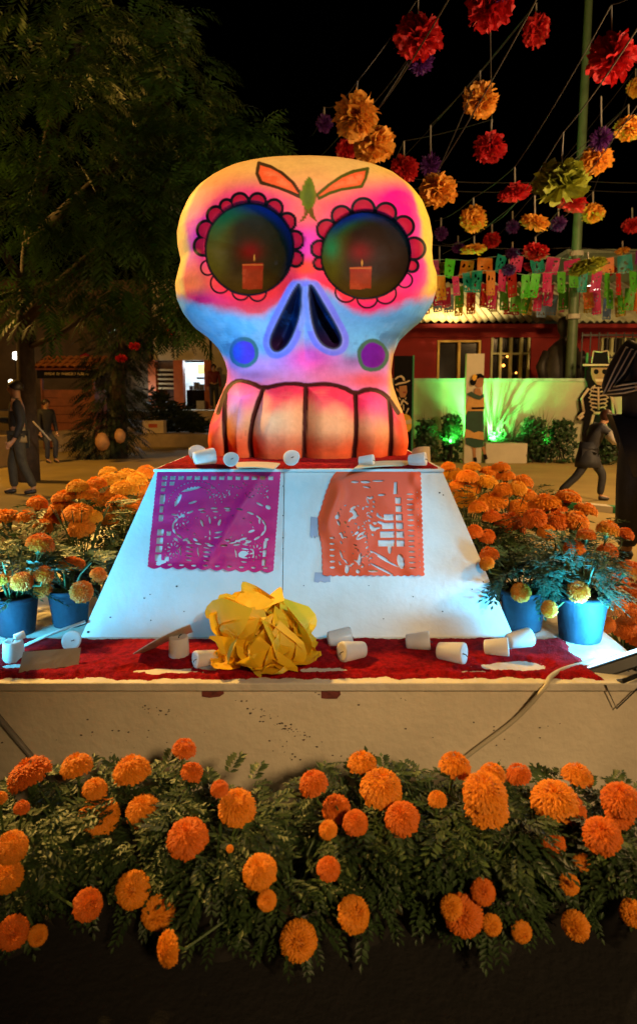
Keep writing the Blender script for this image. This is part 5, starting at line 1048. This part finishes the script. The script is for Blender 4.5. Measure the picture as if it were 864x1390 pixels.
def pom(px, py, wd, hd, col, lab, kind="ball", ln=None, off=0, rt=0):
    real = .44 if col != "purple" else .30
    if col == "yellow": real = .52
    Y = max(3.4, min(14.8, F*real/wd)); c = at(px, py, Y); s = mpp(c); key = (kind, col, (px*7+py) % 3)
    if key not in PM: PM[key] = pom_mesh(kind, col, px)
    t = thing("hanging_pompom", lab, "paper pompom", c, "paper pompoms hanging over the plaza")
    o = link("paper_ball", PM[key], t); o.scale = (wd*s/2, wd*s/2, hd*s/2); o.rotation_euler = (R(-12+(px % 25)), R((py % 30)-15), R(px*37 % 360))
    if ln is None: ln = wd*.9
    top = at(px+off, py-hd*.4-ln, Y); MB().tube([Vector((0, 0, hd*s*.2)), top-c], max(.0035, .0011*Y), 5).build("hanging_string", M_thread, t); return top, t
T = {}
LIST = [("a",567,51,62,48,"red","large red pompom at the top with a purple one under it","ball",34,0),("b",571,85,36,28,"purple","purple tinsel pompom right under the topmost large red pompom","tinsel",20,0),("c",664,6,64,62,"red","red pompom with a purple centre cut by the top picture edge","ball",30,0),("d",727,42,34,40,"red","small red pompom between the top red one and the pole","ball",22,0),("e",829,80,60,60,"red","big red round pompom right of the pole near the top","ball",50,0),
 ("f",483,154,60,60,"orange","bell shaped orange pompom high over the skull's forehead","bell",20,2),("g",507,196,54,46,"orange","ragged orange pompom touching the skull's top edge","ball",22,0),("h",440,168,24,22,"purple","small purple pompom left of the bell shaped orange one","tinsel",14,0),("i",470,204,30,26,"red","small red pompom half hidden behind the skull's top","ball",20,0),("j",548,230,38,32,"red","red pompom beside the skull's upper right edge","ball",26,0),("k",584,224,28,30,"purple","purple pompom on a long string above an orange one","tinsel",42,0),
 ("l",594,258,50,42,"orange","orange pompom hanging right beside the skull's right temple","ball",10,0),("m",651,136,46,44,"orange","orange pompom on a short string in the upper middle","ball",22,0),("n",665,199,42,38,"red","red pompom below the upper middle orange one","bell",22,2),("o",698,263,40,26,"red","wide flat red pompom in the middle of the hanging rows","fan",26,0),("p",760,250,68,62,"yellow","largest pompom, loose yellow green petals, left of the pole","fan",46,4),("q",808,218,42,34,"orange","orange pompom just right of the pole under a purple one","ball",12,0),
 ("r",815,189,30,30,"purple","dark purple pompom right of the pole above an orange one","tinsel",46,0),("s",725,303,38,24,"orange","flat orange pompom with a fringed underside below the flat red one","fan",28,0),("t",642,298,34,34,"orange","round orange pompom in the lower middle rows","ball",16,0),("u",775,276,36,24,"red","red pompom half behind the largest yellow one","fan",10,0),("v",804,290,30,24,"orange","small orange oval pompom right of the pole","ball",20,0),("w",857,306,26,20,"red","red pompom at the right picture edge level with the roof flags","ball",16,0),("x",852,174,36,30,"orange","orange pompom cut by the right picture edge","ball",20,0),
 ("y",598,317,18,18,"purple","tiny purple pompom right beside the skull's right edge","tinsel",14,0),("z",695,308,18,18,"purple","tiny purple pompom left of the flat fringed orange one","tinsel",14,0),("aa",757,304,22,20,"purple","small purple pompom beneath the largest yellow one","tinsel",18,0),("ab",667,326,22,20,"red","small bright red pompom in the lower middle rows","ball",14,0),("ac",643,339,32,16,"orange","flattened orange pompom under the round one in the lower middle","fan",12,0),("ad",621,336,16,15,"purple","tiny purple pompom left of the flattened orange one","tinsel",10,0),("ae",726,342,34,22,"red","spiky red pompom just above the flags","ball",12,0),("af",862,119,22,24,"orange","orange pompom sliver at the right picture edge near the big red one","ball",16,0),
 ("ag",596,363,24,16,"yellow","yellow pompom low beside the skull above the flags","fan",22,0),("ah",695,344,20,14,"purple","purple pompom over the flags left of the spiky red one","tinsel",10,0),("ai",844,341,18,10,"orange","smallest orange pompom before the olive building's parapet","fan",10,0),("aj",723,364,26,14,"crimson","crimson pompom among the flags under the spiky red one","fan",8,0),("ak",690,366,20,16,"purple","purple pompom among the flags left of the crimson one","tinsel",8,0),("al",797,362,46,24,"yellow","wide olive yellow pompom in front of the pole above the flags","fan",10,0),("am",826,367,18,14,"red","small red pompom right of the wide olive yellow one","ball",8,0)]
for (k, px, py, wd, hd, col, lb, kind, ln, off) in LIST: T[k], tt = pom(px, py, wd, hd, col, lb, kind, ln, off)
oo = link("centre_tuft", pom_mesh("tinsel", "purple", 3), next(o for o in bpy.data.objects if o.get("label", "").startswith("red pompom with a purple centre"))); oo.scale = (.12, .12, .1); oo.location = (.05, -.2, .02)
def cable(label, pts, r_=.006):
    P = []
    for a, b2 in zip(pts[:-1], pts[1:]):
        d = (b2-a).length
        for k in range(8): u_ = k/8; P.append(a.lerp(b2, u_)-Vector((0, 0, .018*d*4*u_*(1-u_))))
    P.append(pts[-1]); return rod("festoon_cable", label, "cable", P, r_, M_wire, 5)
srt = lambda ks: sorted([T[k] for k in ks], key=lambda v: v.y)
for lb, ks, s0, s1 in (("cable holding the bell shaped orange pompom and the topmost large red one", "h f a".split(), (640, -110, 3.4), (420, 185, 17)), ("cable from the skull's temple up to the small red pompom by the pole", "l k m d".split(), (790, -120, 4.5), (520, 240, 17)),
                   ("cable holding the flat red pompom and the big red one right of the pole", "t o e".split(), (930, -60, 4.), (590, 300, 15)), ("cable holding the red pompom below the upper middle orange one", "j n c".split(), (690, -160, 3.2), (500, 270, 17)),
                   ("cable holding the flat fringed orange pompom and the one cut by the edge", "ac s q x".split(), (960, 60, 5.), (600, 330, 16)), ("cable holding the largest yellow pompom", "ab p".split(), (900, -20, 4.), (600, 345, 16)),
                   ("cable holding the small oval orange pompom right of the pole", "ae v af".split(), (960, 0, 5), (640, 360, 16)), ("cable holding the ragged orange pompom over the skull's top", "i g b".split(), (680, -130, 3.6), (400, 240, 17))):
    cable(lb, [at(*s0)]+srt(ks)+[at(*s1)])
for i, (y0, y1, Y, lb) in enumerate(((330, 342, 15.4, "upper level cable stretched across behind the pompoms"), (243, 247, 15.8, "higher level cable stretched across behind the pompoms"), (256, 259, 16.2, "second level cable under the higher one behind the pompoms"))): cable(lb, [at(560, y0, Y), at(785, (y0+y1)/2, Y), at(920, y1, Y)], .009)
# ------------------------------------------------------------------ rows of cut-paper flags
FC = dict(green=(.10,.42,.03), pink=(.65,.02,.16), orange=(.75,.18,.015), yellow=(.72,.5,.03), teal=(.01,.20,.22), red=(.5,.015,.015), blue=(.25,.42,.7), purple=(.2,.02,.2))
M_flag = {k: mat(k+"_flag_paper", v, .5, .15, 6, transl=.4) for k, v in FC.items()}
def flag_mesh(col, seed):
    r = random.Random(seed)
    def hole(U, V):
        d = np.full(U.shape, 1.)
        for k in range(5): d = np.minimum(d, ell(U, V, r.uniform(.2, .8), r.uniform(.2, .8), r.uniform(.04, .09), r.uniform(.03, .08), r.uniform(0, 180), .7))
        for k in range(3): d = np.minimum(d, ell(U, V, .22+.28*k, .88, .06, .04, 0, .7))
        return np.minimum(np.minimum(d, np.minimum(U, 1-U)*.7), np.minimum(V, 1-.04*(1-abs(np.sin(U*math.pi*4)))-V))
    a, b2, c = r.uniform(-.2, .2), r.uniform(.04, .12), r.uniform(0, 6)
    V, Fs = cut_sheet(hole, 15, 20, lambda u_, v_: ((u_-.5)+a*v_*v_*.6, b2*math.sin(u_*5+c+v_*2)*v_+.2*a*v_, -v_))
    me = bpy.data.meshes.new("paper_flag"); me.from_pydata([tuple(v) for v in V], [], Fs); me.materials.append(M_flag[col]); return me
FM = {}; ORD = "first second third fourth fifth sixth seventh eighth ninth tenth".split()
rows = [("top", 574, 880, 352, 346, 14.2, 13, 22, ("green","teal","pink","orange","green","pink","teal","green","crimson")), ("upper", 575, 880, 371, 368, 13.8, 19, 30, 0), ("middle", 568, 880, 386, 392, 14.6, 20, 30, 0), ("lowest", 570, 880, 398, 402, 15.3, 20, 26, 0)]
r = random.Random(21)
pal = {"top": ["teal","pink","green","orange","teal","purple","pink"], "upper": ["green","orange","pink","green","teal","orange","pink","green","red"], "middle": ["green","orange","pink","yellow","green","red","orange","pink","green"], "lowest": ["yellow","orange","blue","yellow","pink","orange","yellow","blue","red"]}
for (rn, x0, x1, y0, y1, Y, n, hpx, _p) in rows:
    cnt = {}; pts = []
    for i in range(n):
        px = x0+(x1-x0)*(i+.5)/n+r.uniform(-2.5, 2.5); py = y0+(y1-y0)*i/n+3*math.sin(i*.9)+r.uniform(-2, 2); col = pal[rn][(i+r.randrange(2)) % len(pal[rn])]; k = (col, r.randrange(3))
        if k not in FM: FM[k] = flag_mesh(col, len(FM)+2)
        p = at(px, py, Y+r.uniform(-.15, .15)); s = mpp(p); cnt[col] = cnt.get(col, 0)+1; m_ = cnt[col]
        lb = "%s cut-paper flag, %s %s one from the left end of the %s flag row" % (col, ORD[m_-1], col, rn)
        o = link("paper_flag", FM[k], None, p); wq = (x1-x0)/n*.82*r.uniform(.85, 1.12)*s; o.scale = (wq, wq, hpx*s*r.uniform(.85, 1.15)); o.rotation_euler = (R(r.uniform(-14, 14)), R(r.uniform(-9, 9)), R(r.uniform(-38, 38))); tag(o, lb, "paper flag", "cut-paper flags strung before the roof"); pts.append(p)
    rod("bunting_string", "thin cord carrying the %s row of cut-paper flags" % rn, "cord", [at(x0-14, y0, Y)]+pts+[at(x1+10, y1, Y)], .006, M_thread, 4)
# ------------------------------------------------------------------ trees at the left
M_tl = mat("tree_leaf", (.04,.10,.014), .5, .5, 3, transl=.25); M_tl2 = mat("ivy_leaf", (.010,.018,.006), .5, .5, 5, transl=.1)
def frond(mb, p, d, L_, r):
    d = d.normalized(); sd = d.cross(Vector((0, 0, 1))); sd = sd.normalized() if sd.length > .1 else Vector((1, 0, 0)); pts = []; q = p.copy(); dd = d.copy(); n = 7
    for k in range(n):
        q = q+dd*(L_/n); dd = (dd+Vector((0, 0, -.17))).normalized(); l = L_*.30*math.sin(math.pi*(k+1.2)/(n+1.4))+.02
        for s in (-1, 1):
            v = (sd*s*.9+dd*.5+Vector((0, 0, -.25+r.uniform(-.12, .12)))).normalized()*l; w_ = dd*l*.17; mb.add([q-w_*.6, q+v*.5-w_, q+v, q+v*.5+w_], [(0,1,2,3)])
def tree(label, base, trunk, limbs, clumps, L_, m, group=None, seed=1, den=1.):
    t = thing("tree", label, "tree", base, group); r = random.Random(seed); b0 = Vector(base)
    MB().tube([p-b0 for p, _ in trunk], [q for _, q in trunk], 12).build("trunk", M_bark, t, True)
    for lm in limbs: MB().tube([p-b0 for p, _ in lm], [q for _, q in lm], 8).build("limb", M_bark, t, True)
    mb = MB()
    for (c, rad, n) in clumps:
        c = c-b0
        for k in range(int(n*den)):
            d = Vector((r.gauss(0, 1), r.gauss(0, 1), r.gauss(.15, .8))).normalized(); q = r.uniform(.35, 1)**.6; p = c+Vector((d.x*rad[0], d.y*rad[1], d.z*rad[2]))*q
            frond(mb, p, Vector((d.x, d.y, d.z*.4+r.uniform(-.35, .2))), L_*r.uniform(.7, 1.3), r)
    mb.build("crown", m, t)["kind"] = "stuff"; return t
A = lambda x, y, Y: at(x, y, Y)
b = gz(36, 612); Yt = 9.6; base = Vector((at(34, 560, Yt).x, Yt, 0))
cl = []
for (x, y, Y, rx_, rz_, n) in ((60,40,8.6,130,80,150),(180,120,8.8,110,80,150),(250,200,8.4,80,60,120),(310,200,8.2,48,34,70),(345,192,8.1,26,16,24),(60,170,8.2,120,80,160),(130,280,8.,110,70,150),(230,300,8.2,90,60,130),(40,320,8.6,90,70,120),(180,390,9.,100,40,110),(255,250,8.8,50,50,70),(70,420,9.2,80,36,80),(230,430,9.4,60,28,50),(170,30,9.2,90,60,90),(245,120,9.2,50,50,60),(270,400,9.,50,40,60)):
    c = at(x, y, Y); s = mpp(c); cl.append((c, (rx_*s, rx_*s*.8, rz_*s), n))
J0 = at(40, 330, Yt)
tree("big dark tree with drooping feathery leaves filling the upper left", base, [(base, .17), (at(36, 520, Yt), .13), (at(34, 440, Yt), .115), (J0, .10), (at(70, 180, 9.2), .09), (at(110, 40, 8.9), .05)],
     [[(at(36, 430, Yt), .11), (at(110, 360, 9.2), .08), (at(190, 290, 8.7), .05), (at(255, 215, 8.4), .03)], [(J0, .10), (at(150, 230, 8.7), .06), (at(235, 130, 8.8), .03)], [(at(40, 400, Yt), .08), (at(-20, 300, 9.), .05)], [(at(40, 470, Yt), .05), (at(80, 455, 9.2), .04), (at(130, 420, 8.9), .02)]], cl, .42, M_tl, None, 5, 1.5)
Yv = 13.6; bv = Vector((at(160, 600, Yv).x, Yv, 0)); cl = []
for (x, y, rx_, rz_, n) in ((150,590,44,30,110),(152,540,42,46,150),(160,480,44,40,130),(185,445,50,34,110),(235,440,42,26,70),(130,600,30,22,60)):
    c = at(x, y, Yv); s = mpp(c); cl.append((c, (rx_*s, rx_*s*.6, rz_*s), n))
tree("dark leafy tree clothed to the ground, standing behind the left marigolds", bv, [(bv, .2), (at(160, 520, Yv), .16), (at(175, 440, Yv), .1)], [[(at(165, 490, Yv), .06), (at(225, 445, Yv), .03)]], cl, .34, M_tl2, None, 8, 1.6)
for i, (px, py, sz, lb) in enumerate(((139, 600, 20, "orange boulder leaning at the dark leafy tree's foot, left one"), (163, 592, 16, "smaller orange boulder at the dark leafy tree's foot, right one"))):
    c = at(px, py, 12.6); s = mpp(c); rr = random.Random(i); V = []; mb = MB().lathe([(.001, -1), (.6, -.8), (1, -.2), (.9, .4), (.5, .9), (.001, 1.05)], 10); mb.v = [(x*(1+.25*mnoise.noise((x, y, z+i*7))), y, z) for x, y, z in mb.v]; mb.v = [(x*sz*s*.5, y*sz*s*.5, z*sz*s*.62) for x, y, z in mb.v]
    tag(mb.build("boulder", mat("orange_rock", (.42,.2,.06), .8, .35, 6, .4), None, True, c), lb, "boulder")
# ------------------------------------------------------------------ left background: kiosk, parasol, planter, lit kitchen
Yk = 16.2; k0, k1 = at(55, 510, Yk), at(128, 510, Yk); t = thing("wooden_kiosk", "wooden kiosk with tiled roof and lettered sign board left of the dark tree", "kiosk", (k0.x, Yk, 0)); Wk = k1.x-k0.x
M_wood = mat("red_brown_boards", (.20,.055,.025), .6, .3, 5, .2); M_tilek = mat("clay_roof_tile", (.45,.16,.05), .8, .3, 8); zk = at(0, 512, Yk).z
nb = 7
for i in range(nb):
    z0_ = .05+(zk-.35)*i/nb; z1_ = .05+(zk-.35)*(i+1)/nb-.012; MB().box(.05, Wk-.05, 0+.004*(i % 2), .04, z0_, z1_).build("plank", M_wood, t)
for x in (0, Wk-.05): MB().box(x-.001, x+.049, -.03, .05, 0, zk).build("post", M_wood, t)
MB().box(0.05, Wk-.05, .9, .94, 0, zk-.3).build("back_wall", M_wood, t)
for x in (0, Wk-.04): MB().box(x, x+.04, .06, .89, 0, zk-.3).build("side_wall", M_wood, t)
MB().box(-.05, Wk+.08, -.08, -.031, zk-.03, zk+.19).build("sign_board", M_ink, t)
lt = MB(); rr = random.Random(2); x = .14; sg = (Wk-.2)/24
for wl in (6, 2, 8, 6):
    for k in range(wl):
        h_ = .06; c_ = rr.randrange(4); lt.box(x, x+sg*.18, -.084, -.0805, zk+.05, zk+.05+h_)
        if c_ != 1: lt.box(x+sg*.2, x+sg*.7, -.084, -.0805, zk+.05+h_*.84, zk+.05+h_)
        if c_ > 1: lt.box(x+sg*.2, x+sg*.7, -.084, -.0805, zk+.05, zk+.05+h_*.16)
        if c_ != 2: lt.box(x+sg*.52, x+sg*.7, -.084, -.0805, zk+.05+h_*.18, zk+.05+h_*.82)
        x += sg*.95
    x += sg*.7
lt.build("lettering", mat("pale_lettering", (.55,.42,.22), .6), t)["kind"] = "stuff"
for i in range(9):
    for j in range(3):
        x0_ = -.15+(Wk+.3)*i/9; wd = (Wk+.3)/9; mb = MB(); V = []
        for a in range(6):
            q = math.pi*a/5
            for e_ in (0, 1): V.append((x0_+wd/2-wd/2*math.cos(q), -.2+.3*j+.33*e_, zk+.21+.11*(j+e_*1.05)+wd*.35*math.sin(q)-.02*e_))
        mb.add(V, [(2*a, 2*a+2, 2*a+3, 2*a+1) for a in range(5)]).build("roof_tile", M_tilek, t)
MB().hexa([(-.15, -.18, zk+.2), (Wk+.15, -.18, zk+.2), (Wk+.15, .98, zk+.54), (-.15, .98, zk+.54)], (0, .02, -.03)).build("roof_deck", M_wood, t)
c = at(116, 492, 18.); t = thing("red_parasol", "crimson parasol canopy behind the kiosk's roof", "parasol", (c.x, c.y, 0)); s = mpp(c)
mb = MB(); V = [(0, 0, at(0, 478, 18.).z)]+[(24*s*math.cos(a), 24*s*math.sin(a), at(0, 494 if k % 2 == 0 else 492, 18.).z) for k, a in enumerate(np.linspace(0, 2*math.pi, 9)[:-1])]; mb.add(V, [(0, i+1, (i+1) % 8+1) for i in range(8)]).build("canopy", mat("crimson_canvas", (.55,.012,.05), .7, .1, transl=.3), t); MB().tube([(0, 0, 0), (0, 0, V[0][2])], .03, 8).build("pole", M_wood, t)
q0, q1 = gz(72, 614), gz(178, 606); t = thing("planter_bench", "low concrete planter bench running behind the dark clothed person", "planter", (q0.x, q0.y, 0)); d_ = q1-q0
M_con = mat("warm_concrete", (.36,.26,.14), .8, .2, 3, .3)
MB().hexa([(0, 0, 0), (d_.x, d_.y, 0), (d_.x, d_.y, .42), (0, 0, .42)], (0, 1.2, 0)).build("wall", M_con, t); MB().hexa([(-.05, -.05, .422), (d_.x, d_.y-.05, .422), (d_.x, d_.y-.05, .49), (-.05, -.05, .49)], (0, 1.35, 0)).build("seat_slab", M_con, t)
q0, q1 = gz(-60, 645), gz(20, 632); t = thing("planter_bench", "low concrete planter bench behind the man at the left picture edge", "planter", (q0.x, q0.y, 0)); d_ = q1-q0
MB().hexa([(0, 0, 0), (d_.x, d_.y, 0), (d_.x, d_.y, .5), (0, 0, .5)], (0, 1., 0)).build("wall", M_con, t); MB().hexa([(-.05, -.05, .502), (d_.x, d_.y-.05, .502), (d_.x, d_.y-.05, .57), (-.05, -.05, .57)], (0, 1.15, 0)).build("seat_slab", M_con, t)
Yh = 20.; t = thing("lit_building", "building on a terrace with an open lit kitchen between orange pillars, left of the skull", "building", (at(150, 500, Yh).x, Yh, 0)); lx_ = t.location.x
def hb(name, x0, x1, y0, y1, m, dy=0, dep=.2, t=t):
    a, b2 = at(x0, y1, Yh), at(x1, y0, Yh); return MB().box(a.x-lx_, b2.x-lx_, dy, dy+dep, a.z, b2.z).build(name, m, t)
M_hw = mat("cream_house_wall", (.50,.42,.26), .8, .15, 2); M_orp = mat("orange_pillar", (.42,.10,.025), .7, .2, 4); M_kit = mat("pale_kitchen_wall", (.6,.66,.7), .6)
hb("wall", -140, 205, 380, 556, mat("shade_toned_wall", (.10,.065,.03), .85, .3, 2)); hb("wall", 286, 420, 380, 556, M_hw); hb("lintel", 205.2, 285.8, 380, 489, M_hw)  # left wall darkened in its colour instead of by less light
hb("pillar", 238, 249, 489.3, 555.8, M_orp, -.12, .33); hb("pillar", 279, 287, 489.3, 556.2, M_orp, -.12, .33); hb("pillar", 204, 212, 489.3, 555.8, M_orp, -.12, .33)
hb("kitchen_wall", 205, 300, 486, 558, M_kit, 2.2, .1); hb("counter", 249.5, 278.5, 529, 556, M_ink, .5, .5); hb("picture", 251, 266, 489, 503, mat("yellow_picture", (.7,.5,.1), .6), 2.15, .04)
for (x0, x1, y0, y1) in ((258,265,518,529),(266,272,521,529),(252,256,523,529),(262,272,511,514)): hb("pot", x0, x1, y0, y1-.3, M_black, .6, .2)
hb("bin", 270, 280, 544, 556, mat("grey_bin", (.3,.28,.24), .7), -.4, .25)
for k in range(5): hb("shelf", 213, 237.6, 501+k*6.2, 503.5+k*6.2, mat("pale_shelf", (.45,.36,.2), .7), -.02, .3)
hb("shelf_back", 212.3, 237.8, 489.3, 555, mat("dim_back", (.10,.05,.03), .8), .35, .05)
lamp("kitchen_lamp", 'POINT', tuple(at(266, 494, Yh+1.2)), (0, 0, 0), 120, (.80, .92, 1.), .12); lamp("kitchen_lamp", 'POINT', tuple(at(198, 528, Yh-.5)), (0, 0, 0), 10, (.85, .95, 1.), .05)
a = at(150, 557, Yh); q = gz(0, 575, 0); t2 = thing("terrace", "raised concrete terrace in front of the lit kitchen", "terrace", (a.x-6, 17., 0)); MB().box(0, 16, 0, 2.4, 0, .34).build("lower_slab", M_con, t2); MB().box(0, 16, 2.402, 7, 0, a.z-.01).build("slab", M_con, t2)
for k in range(2): MB().box(9, 12, 2.4-.32*(k+1)+.002, 2.4-.32*k, .341, .34+(a.z-.35)*(2-k)/3).build("step", M_con, t2)
c = at(210, 590, 13.6); t = thing("cardboard_box", "tan cardboard box in front of the dark brush pile", "box", (at(208, 590, 17.3).x, 17.3, .346)); p0, p1 = at(194, 588, 17.3), at(222, 571, 17.3); p1.z -= .346; z0_ = max(0, p0.z); 
bevel(MB().box(-(p1.x-p0.x)/2, (p1.x-p0.x)/2, 0, .35, 0, p1.z).build("carton", M_card, t), .01); MB().box(-.12, .12, -.004, .0, p1.z*.45, p1.z*.75).build("printed_mark", mat("red_print", (.4,.06,.02), .7), t)
r = random.Random(6); mb = MB()
for k in range(900):
    u_ = r.random(); px = 205+75*u_; c = at(px, 590, 18.0+r.uniform(-.2, .6)); hz = (1.15*(1-u_)**.8+.08)*r.random(); d = Vector((r.gauss(0, 1), r.gauss(0, .5), r.gauss(.1, .3))).normalized()*r.uniform(.15, .4); p = Vector((c.x, c.y, .36+max(.03, hz))); s = d.orthogonal().normalized()*.02; mb.add([p-s, p+d*.5-s*2, p+d, p+d*.5+s*2], [(0,1,2,3)])
o = mb.build("brush_pile", M_tl2); tag(o, "dark heap of cut branches lying before the lit kitchen", "brush pile", None, "stuff")
for i, (px, py, lb) in enumerate(((183, 470, "red paper ornament hanging in the dark leafy tree, left one"), (229, 452, "red paper ornament hanging in the dark leafy tree near the skull"), (165, 487, "small red paper ornament low in the dark leafy tree"))):
    c = at(px, py, 12.9); o = link("paper_ornament", pom_mesh("fan", "red", 50+i), None, c); o.scale = (.11, .11, .09); tag(o, lb, "paper ornament", "red ornaments in the dark leafy tree")
for i, (px, py, Y, r_, lb) in enumerate(((22, 483, 19, .09, "small white glowing lamp left of the kiosk, upper one"), (15, 519, 15.5, .05, "tall white glowing lamp behind the man at the left"), (73, 454, 22, .12, "glowing white lamp seen through the leaves above the kiosk"))):
    c = at(px, py, Y); t = thing("lit_lantern", lb, "lamp", c); MB().lathe([(.001, -r_*1.4), (r_, -r_), (r_, r_), (.001, r_*1.4)], 10).build("globe", M_glow, t, True); MB().tube([(0, 0, -r_*1.3), (0, 0, -c.z)], .03, 6).build("post", M_black, t)
